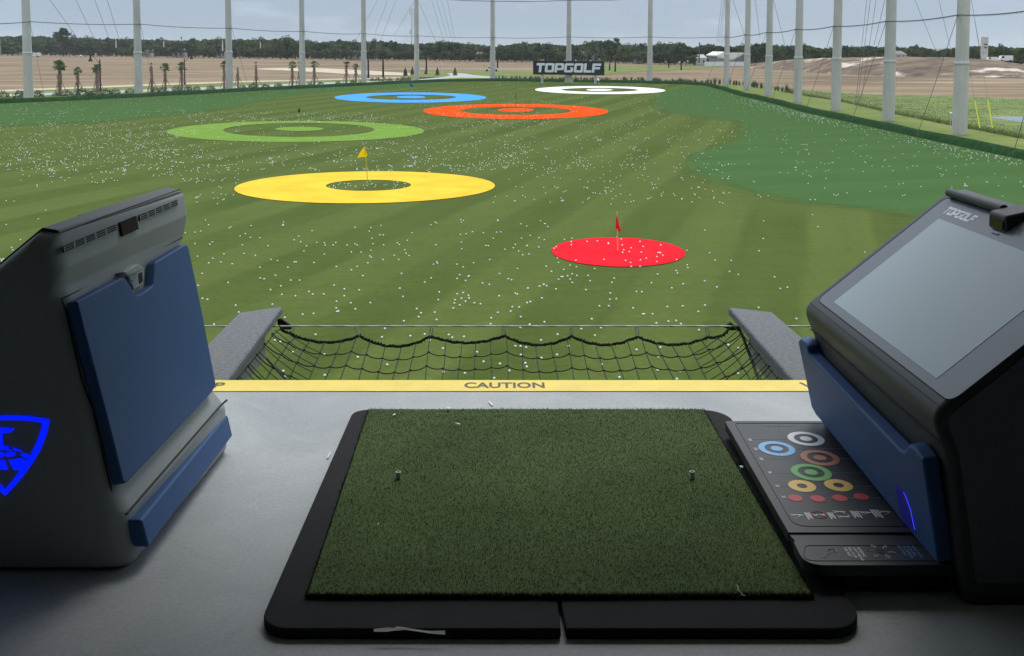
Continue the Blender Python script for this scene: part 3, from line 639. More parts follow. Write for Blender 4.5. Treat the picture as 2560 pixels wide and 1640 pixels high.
for x, yt, yb, lb in ((921, 147, 196, 'black lamp post just right of the fifth net pole'), (958, 142, 193, 'black lamp post between the fifth and sixth net poles'), (1066, 140, 184, 'black lamp post right of the mast pole'), (1244, 140, 174, 'black lamp post just right of the centre pole'), (1355, 176, 190, 'short black post under the left end of the sign'),
                      (1524, 158, 176, 'black post right of the sign, nearer the sign'), (1538, 152, 179.5, 'taller black post right of the sign'), (1672, 158, 169, 'black post in the field beyond the right of the sign'), (1703, 155, 175, 'black post beyond the far right corner')):
    simple_pole(x, yt, yb, .2, M['black'], lb)
def yellow_sign():
    r = simple_pole(1210.6, 161, 188, .07, M['pole'], 'yellow diamond warning sign by the white car', 'warning_sign', 'sign')
    b = r.location; z = ony(1210.6, 166, b.y).z-b.z; s = 5/FPX*b.y
    mb = MB(); mb.prism([Vector((-s*.6, -.12, z)), Vector((0, -.12, z-s)), Vector((s*.6, -.12, z)), Vector((0, -.12, z+s))], (0, .04, 0)); fix(mb.build('sign_plate', mat('sign_yellow', (.8, .42, .03), .6), r))
yellow_sign()
def disc_sign(x, yt, yb, lb, s, shape=8, col=M['white']):
    r = simple_pole(x, yt, yb, .05, M['pole'], lb, 'road_sign', 'sign'); b = r.location; z = ony(x, yt+2, b.y).z-b.z; s = s/FPX*b.y
    mb = MB(); mb.prism([Vector((s*math.cos(2*math.pi*k/shape+.39), -.1, z+s*math.sin(2*math.pi*k/shape+.39))) for k in range(shape)], (0, .04, 0)); fix(mb.build('sign_plate', col, r))
disc_sign(1056.5, 169, 196, 'white round road sign just right of the mast pole', 3)
disc_sign(1105, 158, 192, 'small grey road sign between the young trees', 2.4)
disc_sign(1156, 155, 180, 'small pale sign left of the centre pole', 2)
disc_sign(1251, 166, 188, 'small white sign right of the parked car', 2.4, 4)
disc_sign(1719, 151, 164, 'white square sign far off at the wood edge left of the barn', 2.5, 4)
disc_sign(1698.5, 153, 164, 'small white sign beside the far black post', 2.2, 6)
disc_sign(431, 146, 152, 'tiny pale marker in the dry field', 1.4, 4)
# white round marker + yellow guy guards at right
def marker():
    b = gnd(2376, 318, -.1); root = empty('round_marker', b); T = ony(2378, 283, b.y).z-b.z
    mb = MB(); mb.tube([Vector((0, 0, 0)), Vector((0, 0, T))], .03, 6); mb.build('stem', M['pole'], root)
    mb = MB(); mb.lathe([(.01, T-.11), (.09, T-.08), (.12, T), (.09, T+.08), (.01, T+.11)], n=12); mb.build('globe', M['white'], root, smooth=True)
    tag(root, 'small white round marker beside the nearest net pole', 'marker')
marker()
ym = mat('yellow_guard', (.72, .72, .05), .5)
for (t0, t1, f0, lb) in (((2437, 252), (2449.5, 320), (2452, 336), 'left yellow guy-wire guard tube in the reeds'), ((2469.5, 250), (2481, 320), (2483, 338), 'right yellow guy-wire guard tube in the reeds')):
    q = gnd(*f0, -.08); root = empty('guard_tube', q)
    a_ = ony(*t0, q.y+1.5)-q; b_2 = ony(*t1, q.y+.2)-q
    mb = MB(); mb.tube([b_2, a_], .045, 8); mb.build('sleeve', ym, root)
    mb = MB(); mb.tube([Vector((0, 0, -.1)), b_2, a_+(a_-b_2)*3], .012, 5); mb.build('wire', M['wire'], root)
    tag(root, lb, 'guard tube')
simple_pole(2326, 252, 262, .05, ym, 'short pale yellow stake in the marsh', 'stake', 'stake')
# ------------------------------------------------------------ vegetation
def crown_mesh(name, rad, hgt, nclump, nleaf, leaf, m, seed, flat=1.0, z0=0):
    g = np.random.default_rng(seed); v = []; f = []
    cl = []
    for i in range(nclump):
        th = g.random()*6.28; ph = math.acos(1-1.7*g.random()); rr = .45+.5*g.random()
        cl.append((rad*rr*math.sin(ph)*math.cos(th), rad*rr*math.sin(ph)*math.sin(th), hgt*.5+hgt*.45*math.cos(ph)*rr, rad*(.26+.22*g.random())))
    for i in range(nleaf):
        c = cl[int(g.random()*nclump)]; dv = g.normal(size=3); dv /= np.linalg.norm(dv); q = c[3]*(.75+.3*g.random())
        p = Vector((c[0]+dv[0]*q, c[1]+dv[1]*q, z0+c[2]+dv[2]*q*.75*flat))
        n = Vector((dv[0], dv[1], dv[2]+.5)).normalized()+Vector(g.normal(size=3))*.35; n.normalize()
        a = n.orthogonal().normalized(); a.rotate(Matrix.Rotation(g.random()*6.28, 3, n)); b = n.cross(a); s = leaf*(.6+.8*g.random())
        k = len(v); v += [p+a*s, p+b*s*.7, p-a*s, p-b*s*.7]; f.append((k, k+1, k+2, k+3))
    me = bpy.data.meshes.new(name); me.from_pydata([tuple(q) for q in v], [], f); me.materials.append(m); return me
def trunk_mesh(r, h, nb, spread, m, seed):
    g = np.random.default_rng(seed); mb = MB(); mb.tube([(0, 0, -.5), (.1*r, 0, h*.5), (0, .2*r, h)], [r, r*.75, r*.35], 7)
    for i in range(nb):
        a = g.random()*6.28; z = h*(.45+.45*g.random()); L_ = spread*(.5+.5*g.random())
        mb.tube([(0, 0, z), (L_*.5*math.cos(a), L_*.5*math.sin(a), z+L_*.35), (L_*math.cos(a), L_*math.sin(a), z+L_*.8)], [r*.4, r*.25, r*.1], 5)
    me = bpy.data.meshes.new('trunk'); me.from_pydata(mb.v, [], mb.f); me.materials.append(m); return me
# unit trees: height 1
protos = []
for i, (m, rad, z0) in enumerate((('leafA', .36, .25), ('leafB', .42, .2), ('leafC', .38, .22), ('leafA', .30, .35), ('leafB', .48, .15))):
    cm = crown_mesh('crown', rad, 1-z0, 16, 1300, .036, M[m], 20+i, z0=z0)
    tm = trunk_mesh(.03, .72, 6, .25, M['bark'], 40+i)
    protos.append((cm, tm))
def pine_mesh(seed, m):
    g = np.random.default_rng(seed); v = []; f = []
    for L_ in range(26):
        th = g.random()*6.28; z = .52+.46*g.random(); R_ = (.30 if z < .85 else .18)*(.3+.7*g.random()); cx = R_*math.cos(th); cy = R_*math.sin(th)
        for j in range(50):
            dv = g.normal(size=3)*np.array([.055, .055, .022]); p = Vector((cx+dv[0], cy+dv[1], z+dv[2])); n = Vector(g.normal(size=3)).normalized(); a = n.orthogonal(); b = n.cross(a); s = .022
            k = len(v); v += [p+a*s, p+b*s, p-a*s, p-b*s]; f.append((k, k+1, k+2, k+3))
    me = bpy.data.meshes.new('crown'); me.from_pydata([tuple(q) for q in v], [], f); me.materials.append(m); return me
pine = (pine_mesh(5, M['leafA']), trunk_mesh(.02, .93, 14, .26, M['bark'], 77))
def tree(x, ytop, ybase, pr, label, group, name='broadleaf_tree', Y=None, ws=1.0):
    b = ony(x, ybase, Y) if Y else gnd(x, ybase, -.1); h = ony(x, ytop, b.y).z-b.z
    root = empty(name, b, random.random()*6.28); root.scale = (h*ws, h*ws, h)
    for nm, me in (('crown', pr[0]), ('trunk', pr[1])):
        o = bpy.data.objects.new(nm, me); C.objects.link(o); o.parent = root
    tag(root, label, 'tree', group); return root
x = -50
kinds = [('dark rounded tree of the far treeline', 0), ('mid green spreading tree of the far treeline', 1), ('grey green tree of the far treeline', 2), ('dark narrow tree of the far treeline', 3), ('wide low green tree of the far treeline', 4)]
i = 0
def zone(x):
    for a, n in ((72, 'left of the leftmost net pole'), (347, 'between the first two left net poles'), (574, 'between the second and third left net poles'), (756, 'between the third and fourth left net poles'), (910, 'between the fourth and fifth left net poles'), (1042, 'between the fifth net pole and the lattice mast'), (1232, 'between the lattice mast and the centre pole'), (1422, 'between the centre pole and the billboard pole'), (1624, 'behind and right of the billboard'), (1816, 'by the white-roofed barn'), (2000, 'behind the far right-hand poles'), (2220, 'behind the mound, left of the second nearest pole'), (2398, 'behind the mound, right of that pole')):
        if x < a: return n
    return 'right of the nearest net pole'
while x < 2680:
    pr = int(rng.integers(0, 5)); top = tp(x)+rng.uniform(-5, 6.5); lbl = kinds[pr][0].replace(' of the far treeline', '')+' '+zone(x)
    base = bs(x)-rng.uniform(0, 3.5)
    if 1950 < x < 2600: tree(x, top, 150, protos[pr], lbl, 'trees of the far treeline '+zone(x), Y=rng.uniform(330, 380), ws=.8)
    else: tree(x, top, base, protos[pr], lbl, 'trees of the far treeline '+zone(x), ws=.85)
    x += rng.uniform(9, 16)
x = -40
while x < 1740:      # lower front row
    pr = int(rng.integers(0, 5)); top = tp(x)+rng.uniform(12, 24); lbl = 'shorter front '+kinds[pr][0].replace('of the far treeline', '')+zone(x)
    tree(x, top, bs(x)-.3, protos[pr], lbl, 'shorter front trees '+zone(x), ws=1.15)
    x += rng.uniform(11, 22)
tree(158, 71, 141, pine, 'tall open-crowned pine rising above all the wood, between the two leftmost poles', None, 'pine_tree', ws=.85)
tree(718, 89, 148, protos[1], 'round dark treetop rising above the wood just left of the fourth net pole', None, ws=.8)
tree(1541, 94, 156, protos[3], 'tall dark treetop just above and right of the big sign', None, ws=.8)
tree(1099, 102, 153, protos[3], 'dark pointed tree right of the lattice mast', None, ws=.7)
tree(2112, 114, 150, pine, 'thin feathery tree behind the mound between third and second nearest poles', None, 'pine_tree', Y=340, ws=.8)
tree(2545, 149, 168, protos[0], 'dark green bush at the right edge of the mound', None, 'bush', Y=250, ws=2.2)
# backing wood: one mass
def wood():
    v = []; f = []; g = np.random.default_rng(3)
    for i in range(15000):
        x = g.uniform(-120, 2760); yb = bs(x)-3.6; tpv = tp(x)+5
        hide = 1950 < x
        Y = 400+g.uniform(0, 20) if hide else gnd(x, yb).y+g.uniform(2, 25)
        z1 = ony(x, tpv, Y).z; z0 = GZ
        p = ony(x, HY, Y); p.z = z0+(z1-z0)*(g.random()**.75)
        n = Vector((g.normal()*.5, -1, g.normal()*.5+.4)).normalized(); a = n.orthogonal().normalized(); a.rotate(Matrix.Rotation(g.random()*6.28, 3, n)); b = n.cross(a); s = g.uniform(.6, 1.5)*Y/420
        k = len(v); v += [p+a*s, p+b*s*.8, p-a*s, p-b*s*.8]; f.append((k, k+1, k+2, k+3))
    o = mesh_obj('distant_wood', v, f, M['leafA']); tag(o, 'dense dark wood closing the view behind the treeline', 'wood', kind='stuff')
wood()
# young conifers
def conifer_mesh(seed):
    g = np.random.default_rng(seed); v = []; f = []
    for i in range(700):
        z = g.random()**.8; r = .34*(1-z)*(.55+.45*math.sin(z*30)**2)+.03; th = g.random()*6.28; q = r*(.6+.4*g.random())
        p = Vector((q*math.cos(th), q*math.sin(th), .08+z*.92)); n = Vector((math.cos(th), math.sin(th), .3)).normalized(); a = n.orthogonal(); b = n.cross(a); s = .035
        k = len(v); v += [p+a*s, p+b*s, p-a*s, p-b*s]; f.append((k, k+1, k+2, k+3))
    me = bpy.data.meshes.new('crown'); me.from_pydata([tuple(q) for q in v], [], f); me.materials.append(M['leafA']); return me
cone = (conifer_mesh(9), trunk_mesh(.015, .5, 0, .1, M['bark'], 78))
for x, yt, yb, lb in ((1013.5, 169.5, 191.5, 'leftmost small dark young conifer, between the fifth pole and the mast'), (1031, 168, 189, 'small dark conifer half behind the mast pole'), (1064.6, 172, 186.5, 'small conifer at the foot of the lamp post'), (1093.6, 169, 189.5, 'small dark conifer on the grass right of the mast'), (1137.6, 169, 190, 'small dark conifer beside the curving path')):
    tree(x, yt, yb, cone, lb, 'young conifers', 'young_conifer', ws=1.1)
# palms
def palm(x, yt, yb, lb, leafy=1.0, droop=1.0, tw=.28, gl='palms along the left road'):
    b = gnd(x, yb, -.1); h = ony(x, yt, b.y).z-b.z; root = empty('palm_tree', b); g = random.Random(int(x))
    ht = h*(.78 if leafy > .3 else .97)
    mb = MB(); pts = []; rs = []
    for k in range(9):
        t = k/8; pts.append((.08*math.sin(t*2.5), 0, -.1+ht*t)); rs.append(tw*.66*(1.0 if t < .45 else 1.05-.35*(t-.45)+(.12 if .45 < t < .85 else 0))*(.9+.2*g.random())*(1 if t < .9 else .7))
    mb.tube(pts, rs, 8)
    for k in range(26):   # boot stubs
        t = .35+.6*g.random(); a = g.random()*6.28; r = tw*.66; z = ht*t
        mb.tube([(r*.8*math.cos(a), r*.8*math.sin(a), z), (r*1.35*math.cos(a), r*1.35*math.sin(a), z+.22)], [.06, .03], 4)
    mb.build('trunk', M['palm_bark'], root)
    mb = MB(); nfr = int(34*leafy)+4
    for k in range(nfr):
        a = g.random()*6.28; el = g.uniform(-.7, 1.5) if leafy > .3 else g.uniform(.9, 1.5); Lf = h*.115*g.uniform(.7, 1.1)*(1 if leafy > .3 else .5)
        d0 = Vector((math.cos(a)*math.cos(el), math.sin(a)*math.cos(el), math.sin(el))); p0 = Vector((.08*math.sin(2.5), 0, ht)); p1 = p0+d0*Lf
        mb.tube([p0, p1], [.025, .02], 4)
        side = d0.cross(Vector((0, 0, 1))).normalized()
        for j in range(11):   # fan blades
            an = (j-5)*.28; dd = (d0*math.cos(an)+side*math.sin(an)).normalized(); e_ = p1+dd*Lf*.75+Vector((0, 0, -Lf*.14*droop))
            m_ = p1+dd*Lf*.45; sw = side*.10*math.cos(an)+Vector((0, 0, .06))
            mb.add([p1, m_+sw, e_, m_-sw], [(0, 1, 2, 3)])
    mb.build('fronds', M['palm_leaf'], root)
    for a in (0.3, 2.4, 4.4):
        mb = MB(); mb.tube([(1.0*math.cos(a), 1.0*math.sin(a), 0), (tw*math.cos(a), tw*math.sin(a), 1.7)], .045, 5); mb.build('support_stake', M['stake'], root)
    tag(root, lb, 'palm', gl)
palm(149.5, 144, 239, 'tallest leafy palm with thick trunk, right of the leftmost pole', 1.5, 1.2, .38)
palm(194.5, 164, 235, 'short yellow-green palm left of the black lamp post', .6, 1.0, .27)
palm(243, 155.5, 230, 'palm with grey shaggy trunk right beside the lamp post', .9, 1.6, .40)
palm(379, 161, 231, 'bare topped palm trunk right of the second pole', .1, 1, .27)
palm(413, 155, 227.5, 'leafy palm in the middle between second and third poles', .8, 1.0, .27)
palm(454, 151, 226, 'palm standing left of the second lamp post', .7, 1.0, .28)
palm(560, 147, 221, 'palm mostly hidden by the third pole', .6, 1.0, .26)
palm(594.5, 172, 219.5, 'short bare palm trunk right of the third pole', .1, 1, .25)
palm(640, 158, 219, 'bare topped palm trunk halfway between third and fourth poles', .1, 1, .27)
palm(730.5, 150, 214.5, 'palm with small tuft left of the fourth pole', .45, 1, .28)
palm(748, 158, 214, 'thin palm right at the left side of the fourth pole', .2, 1, .2)
palm(785.5, 148, 212.5, 'palm with sparse tuft right of the fourth pole', .5, 1, .28)
palm(865.4, 149, 208, 'palm left of the fifth pole with small green head', .5, 1, .28)
palm(889.4, 156, 206.5, 'palm just left of the fifth pole', .5, 1, .28)
# black lamp posts
def lamppost(x, yt, yb, ax, ay, lb):
    b = gnd(x, yb, -.1); h = ony(x, yt, b.y).z-b.z; root = empty('lamp_post', b); sc = b.y/FPX
    mb = MB(); mb.lathe([(.22, -.1), (.20, .5), (.12, .7), (.09, h-.4), (.12, h-.35), (.05, h-.2), (.05, h)], n=10); mb.build('post', M['black'], root)
    dx = (ax-x)*sc; zt = ony(ax, ay, b.y).z-b.z
    mb = MB(); mb.tube([(0, 0, h-.5), (dx*.15, 0, h-.55), (dx*.45, 0, h-.1), (dx*.8, 0, h+.45), (dx, 0, h+.42), (dx, 0, zt+.9)], .04, 6); mb.build('curved_arm', M['black'], root)
    mb = MB(); mb.lathe([(.05, zt+1.0), (.13, zt+.9), (.10, zt+.7), (.16, zt+.45), (.34, zt+.12), (.36, zt+.05)], c=(dx, 0, 0), n=12); mb.build('lamp_shade', M['black'], root)
    tag(root, lb, 'lamp post')
lamppost(251.5, 146, 231.5, 228.5, 154.5, 'black lamp post with curved arm to the left, near the leftmost palms')
lamppost(462, 145, 212, 480, 148.5, 'black lamp post with its arm to the right, between second and third poles')
# shrubs and tufts
def blob_mesh(seed, n=260, m='shrub'):
    g = np.random.default_rng(seed); v = []; f = []
    for i in range(n):
        th = g.random()*6.28; ph = math.acos(g.random()); r = .5*(.6+.45*g.random())
        p = Vector((r*math.sin(ph)*math.cos(th), r*math.sin(ph)*math.sin(th), r*math.cos(ph)*1.5)); n_ = Vector(g.normal(size=3)).normalized(); a = n_.orthogonal(); b = n_.cross(a); s = .06
        k = len(v); v += [p+a*s, p+b*s*.5, p-a*s, p-b*s*.5]; f.append((k, k+1, k+2, k+3))
    me = bpy.data.meshes.new('shrub'); me.from_pydata([tuple(q) for q in v], [], f); me.materials.append(M[m]); return me
def tuft_mesh(seed, n=60):
    g = np.random.default_rng(seed); v = []; f = []
    for i in range(n):
        a = g.random()*6.28; r = .12*g.random(); lx = .35*g.random(); p = Vector((r*math.cos(a), r*math.sin(a), 0)); q = p+Vector((lx*math.cos(a), lx*math.sin(a), .6+.4*g.random())); s = Vector((-math.sin(a), math.cos(a), 0))*.03
        k = len(v); v += [p-s, p+s, q]; f.append((k, k+1, k+2))
    me = bpy.data.meshes.new('tuft'); me.from_pydata([tuple(q) for q in v], [], f); me.materials.append(M['shrub']); return me
shr = [blob_mesh(i) for i in range(3)]; tfs = [tuft_mesh(i) for i in range(3)]
def place(me, nm, p, s, lb, cat, grp, sz=1):
    o = bpy.data.objects.new(nm, me); C.objects.link(o); o.location = p; o.rotation_euler = (0, 0, random.random()*6.28); o.scale = (s, s, s*sz); tag(o, lb, cat, grp); return o
for x, s in ((8, 1.6), (50, 1.9), (95, 1.6), (140, 1.1), (168, 1.5), (205, 2.2), (228, 1.2), (240, 1.8), (266, 1.5), (288, 1.5), (325, 1.6), (388, 1.5), (408, 1.6), (442, 1.7), (470, 1.5), (492, 1.2), (527, 1.6), (565, 1.2), (607, 1.5), (634, 1.6), (664, 1.5), (696, 1.6), (775, 1.4), (802, 1.4), (845, 1.2), (882, 1.3), (900, 1.2)):
    yb = float(np.interp(x, [0, 200, 358, 572, 760, 900], [246, 239, 232, 224.5, 215, 208.5]))
    place(shr[random.randrange(3)], 'shrub', gnd(x, yb, -.1), s*random.uniform(.85, 1.1), 'low green shrub in the planting strip along the left road', 'shrub', 'shrubs along the left road', random.uniform(.6, .9))
for x in (930, 944, 960, 975, 995, 1009, 1022):
    place(shr[random.randrange(3)], 'shrub', gnd(x, 203.5, -.1), random.uniform(1.0, 1.4), 'low round shrub in the row left of the mast pole', 'shrub', 'shrubs left of the mast pole', .9)
x = 1240
while x < 1765:
    place(tfs[random.randrange(3)], 'grass_tuft', gnd(x, float(np.interp(x, [1240, 1420, 1620, 1765], [201, 203.2, 206, 211])), -.1), random.uniform(.8, 1.3), 'small grass tuft planted in the row behind the back edge of the turf', 'grass tuft', 'grass tufts behind the back edge')
    x += random.uniform(4, 9)
x = 1770.0
while x < 2000:
    y = float(np.interp(x, *zip(*REED)))-1
    place(tfs[random.randrange(3)], 'grass_tuft', gnd(x, y, -.1), random.uniform(.9, 1.5), 'grass tuft in the spaced row behind the right-hand poles', 'grass tuft', 'grass tufts behind the right-hand poles')
    x += random.uniform(5, 13)
# reeds: dense band of blades
def reeds():
    g = np.random.default_rng(11); v = []; f = []
    for i in range(22000):
        x = g.uniform(1960, 2760); y0 = float(np.interp(x, *zip(*REED))); yt = float(np.interp(x, [1850, 2011, 2100, 2237, 2400, 2560, 2900], [210.5, 227, 233, 239, 242, 248, 263]))
        u = g.random()**1.7
        y = y0+(yt-y0)*u
        if x > 2455 and 289 < y < 318 and y-289 < (x-2440)*.35: continue
        p = gnd(x, y, -.1); hh = g.uniform(.2, .42)*(1.1 if u < .06 else .4); a = g.random()*6.28; s = Vector((math.cos(a), math.sin(a), 0))*.035
        q = p+Vector((g.normal()*.12, g.normal()*.12, hh)); k = len(v); v += [p-s, p+s, q]; f.append((k, k+1, k+2))
    o = mesh_obj('reeds', v, f, M['reed']); tag(o, 'dense green reeds and marsh grass beyond the right-hand poles', 'reeds', kind='stuff')
M['reed'] = mat('reed_leaf', (.27, .31, .12), .9, nscale=.25, col2=(.19, .235, .08), spec=.1)
reeds()
# ------------------------------------------------------------ golf balls
bm = bmesh.new(); bmesh.ops.create_icosphere(bm, subdivisions=2, radius=.026); bme = bpy.data.meshes.new('golf_ball'); bm.to_mesh(bme); bm.free()
bme.materials.append(mat('ball_white', (.86, .86, .80), .5)); bme.polygons.foreach_set('use_smooth', [True]*len(bme.polygons))
near = []
A_ = [(209, 23), (299, 27), (315, 13), (494, 30), (648, 35), (845, 11), (880, 37), (865, 67), (942, 16), (988, 18), (992, 32), (1040, 31), (1056, 16), (1124, 32), (1172, 24), (1185, 32), (1150, 73), (1209, 74), (1268, 63), (1280, 24), (1344, 30), (1426, 18), (1438, 28), (1486, 3), (1471, 60), (1479, 81), (1497, 95), (1408, 93), (1434, 119), (1340, 119), (1261, 97), (1270, 105), (1249, 139), (988, 87), (925, 137), (808, 133), (818, 133), (768, 166), (706, 125), (666, 118), (573, 94), (506, 82), (384, 85), (318, 112), (293, 139), (365, 133), (434, 144), (225, 99), (254, 202), (600, 165), (602, 230), (626, 235), (694, 214), (785, 243), (839, 243), (409, 257), (229, 274), (726, 277), (664, 300), (732, 329), (814, 337), (895, 311), (918, 327), (984, 326), (1060, 161), (1184, 160), (1150, 181), (1219, 216), (1046, 273), (1108, 296), (1107, 337), (1197, 302), (1061, 370), (1146, 379), (1264, 378), (1059, 411), (1174, 416), (1063, 431), (1073, 428), (857, 448), (923, 443), (750, 467), (676, 387), (455, 394), (473, 435), (255, 352), (285, 358), (324, 508), (1451, 203), (1441, 291), (1460, 341), (1465, 488), (1630, 229), (1591, 255), (1657, 30), (1663, 133), (1643, 147), (1668, 141), (1785, 147), (1821, 164), (1884, 139), (1811, 15), (1813, 54), (1958, 34), (1973, 35), (1981, 119), (2072, 57), (2123, 48), (2135, 28), (2155, 68), (2205, 36), (2180, 91), (2217, 85), (2277, 44), (2148, 172), (2321, 159), (2353, 190), (1801, 210), (1785, 233), (1836, 245), (1853, 220), (1857, 217), (1939, 260), (1979, 268), (2041, 203), (2093, 234), (2112, 240), (1678, 314), (1672, 360), (1786, 325), (1822, 318), (1853, 334), (1857, 350), (1812, 352), (1773, 361), (1769, 380), (1836, 370), (1889, 379), (1926, 385), (1801, 392), (1762, 411), (1543, 414), (1568, 439), (1554, 463), (1651, 436), (1662, 480), (2211, 291), (2281, 279), (2306, 269), (2324, 277), (2136, 321), (2147, 327), (2038, 337), (2295, 350), (2380, 296), (2117, 402), (2158, 404), (2108, 429), (2030, 437), (2206, 378), (2226, 372), (2168, 462), (1990, 470), (2310, 494), (1987, 506), (2222, 508)]
near += [(400+x*.416, 600+y*.416) for x, y in A_]
B_ = [(137, 460), (6, 481), (10, 577), (68, 558), (127, 573), (46, 626), (125, 636), (60, 682), (18, 689), (297, 585), (348, 577), (342, 599), (343, 621), (242, 634), (227, 644), (447, 598), (517, 595), (590, 608), (590, 614), (676, 583), (682, 622), (801, 598), (822, 631), (940, 622), (742, 641), (692, 653), (685, 671), (730, 666), (810, 670), (922, 672), (930, 672), (938, 673), (953, 691), (914, 700), (913, 733), (843, 710), (804, 721), (705, 725), (738, 739), (560, 718), (372, 723), (743, 765), (802, 765), (1046, 720), (1114, 658), (1116, 755), (1120, 774), (1043, 793), (1052, 810), (919, 816), (877, 875), (1014, 909), (1089, 882), (1233, 862), (1315, 902), (1266, 674), (1302, 723), (1410, 726), (1399, 799), (1458, 819), (1234, 523), (1624, 579), (1595, 662), (1627, 461), (1955, 419), (1988, 500), (1700, 836), (1738, 913), (1786, 905), (778, 933), (813, 935), (643, 981), (603, 944), (600, 986), (593, 1029), (530, 1029), (440, 921), (613, 872), (629, 844), (468, 861), (454, 826), (498, 780), (380, 826), (348, 815), (318, 828), (335, 850), (349, 873), (292, 786), (275, 834), (286, 834), (257, 851), (209, 799), (175, 764), (257, 739), (249, 709), (334, 757), (377, 768), (158, 885), (131, 897), (178, 895), (240, 916), (53, 910), (146, 976), (69, 1001), (46, 1007), (755, 1043), (984, 1034), (1087, 1030), (1235, 1024), (1190, 1067), (885, 1083), (820, 1083), (829, 1083), (479, 1116), (163, 1136), (64, 1153), (911, 1144), (991, 1132), (1042, 1127), (1075, 1148), (1593, 1040), (1846, 1114), (2303, 670), (649, 565)]
near += [(1300+x*.3744, 380+y*.3744) for x, y in B_]
C_ = [(1928, 412), (1786, 455), (793, 520), (756, 543), (662, 466), (623, 453), (675, 572), (686, 684), (702, 722), (997, 716), (993, 560), (1245, 580), (1430, 594), (1466, 636), (1427, 430), (1449, 366), (1640, 421), (1748, 408), (1955, 433), (2043, 427), (1884, 515), (1889, 692), (2050, 701), (2141, 542), (2190, 614), (2313, 630), (2270, 738), (928, 411)]
near += [(480+x*.3328, 700+y*.3328) for x, y in C_]
D_ = [(142, 485), (180, 486), (221, 495), (183, 550), (333, 572), (29, 615), (215, 610), (225, 636), (97, 666), (330, 442), (452, 400), (725, 407), (625, 360), (769, 352), (532, 485), (447, 548), (775, 620), (1030, 512), (1205, 495), (1189, 565), (1184, 661), (1347, 672), (1326, 726), (904, 714), (1488, 367), (1702, 476), (1778, 500), (1773, 685), (178, 350)]
near += [(1240+x*.3411, 700+y*.3411) for x, y in D_]
rest = []
def inside_yellow(x, y):
    xd, yd = x/K, y/K; o_ = ((xd-856)/306)**2+((yd-439.5)/37.3)**2 < 1; i_ = ((xd-865)/100)**2+((yd-435)/13)**2 < 1
    return o_ and not i_
def scatter(x0, x1, y0, y1, n, clump=.35, edge=False):
    cs = []
    for i in range(n):
        if cs and rng.random() < clump:
            c = cs[int(rng.integers(len(cs)))]; x = c[0]+rng.normal()*7; y = c[1]+rng.normal()*2.2
        else: x = rng.uniform(x0, x1); y = rng.uniform(y0, y1); cs.append((x, y))
        X, Y_ = x*K, y*K
        if inside_yellow(X, Y_): continue
        lim = float(np.interp(X, [p[0] for p in EDGE_L+EDGE_R], [p[1] for p in EDGE_L+EDGE_R]))
        if Y_ < lim+1.5: continue
        rest.append((X, Y_))
scatter(0, 420, 288, 400, 620); scatter(0, 480, 255, 300, 160); scatter(440, 900, 262, 287, 330, .5); scatter(180, 480, 300, 372, 170, .5); scatter(420, 1250, 333, 402, 480, .5)
scatter(950, 1520, 285, 400, 470, .45); scatter(980, 1300, 232, 290, 260, .4); scatter(850, 1560, 222, 300, 210); scatter(0, 700, 228, 270, 90, .2); scatter(400, 1250, 272, 335, 150)
scatter(0, 560, 400, 430, 70, .2); scatter(1150, 1700, 380, 480, 110, .2); scatter(1300, 1620, 400, 470, 30, .2); scatter(0, 120, 430, 610, 14, .3); scatter(400, 1300, 515, 566, 50, .25); scatter(430, 560, 420, 480, 26, .4); scatter(1560, 1720, 300, 420, 60)
scatter(1500, 1780, 200, 330, 120, .2); scatter(1650, 2404, 330, 470, 70, .15); scatter(1750, 2404, 300, 400, 90, .2); scatter(2150, 2404, 400, 440, 14, .2); scatter(770, 960, 424, 445, 46, .1)
scatter(850, 1560, 195, 222, 130)
for i in range(460):    # gathered along the foot of the right-hand skirt
    X = rng.uniform(1770, 2560) if i > 200 else rng.uniform(1850, 2060); lim = float(np.interp(X, [p[0] for p in EDGE_R], [p[1] for p in EDGE_R])); rest.append((X, lim+2+abs(rng.normal())*9))
for i in range(90): X = rng.uniform(0, 900); lim = float(np.interp(X, [p[0] for p in EDGE_L], [p[1] for p in EDGE_L])); rest.append((X, lim+1.5+abs(rng.normal())*6))
for i in range(60): X = rng.uniform(1240, 1760); rest.append((X, float(np.interp(X, [p[0] for p in EDGE_L], [p[1] for p in EDGE_L]))+1.2+abs(rng.normal())*4))
allb = near+rest; allb.sort(key=lambda q: -q[1])
ind, far = allb[:300], allb[300:]
def in_red(x, y): xd, yd = x/K, y/K; return ((xd-1452)/157)**2+((yd-591.5)/34.3)**2 < 1
for x, y in ind:
    p = gnd(x, y, .022); o = bpy.data.objects.new('golf_ball', bme); C.objects.link(o)
    red = in_red(x, y)
    if red: p = gnd(x, y, .045)
    o.location = p
    if red: tag(o, 'white golf ball lying on the red disc target', 'golf ball', 'golf balls on the red disc')
    elif y > 818: tag(o, 'white golf ball on the turf seen through the catch net', 'golf ball', 'golf balls seen through the catch net')
    elif x < 1300: tag(o, 'white golf ball on the near turf left of the red disc', 'golf ball', 'golf balls on the near turf at left')
    else: tag(o, 'white golf ball on the near turf around and right of the red disc', 'golf ball', 'golf balls on the near turf at right')
def far_balls():
    bm = bmesh.new(); bmesh.ops.create_icosphere(bm, subdivisions=1, radius=1.0); V = [q.co.copy() for q in bm.verts]; F = [[q.index for q in fc.verts] for fc in bm.faces]; bm.free()
    v = []; f = []
    for x, y in far:
        r = .030; p = gnd(x, y, .025+r*.5); k = len(v); v += [p+q*r for q in V]; f += [tuple(i+k for i in q) for q in F]
    o = mesh_obj('scattered_golf_balls', v, f, bme.materials[0], smooth=True); tag(o, 'thousands of white golf balls scattered over the middle and far turf', 'golf balls', kind='stuff')
far_balls()
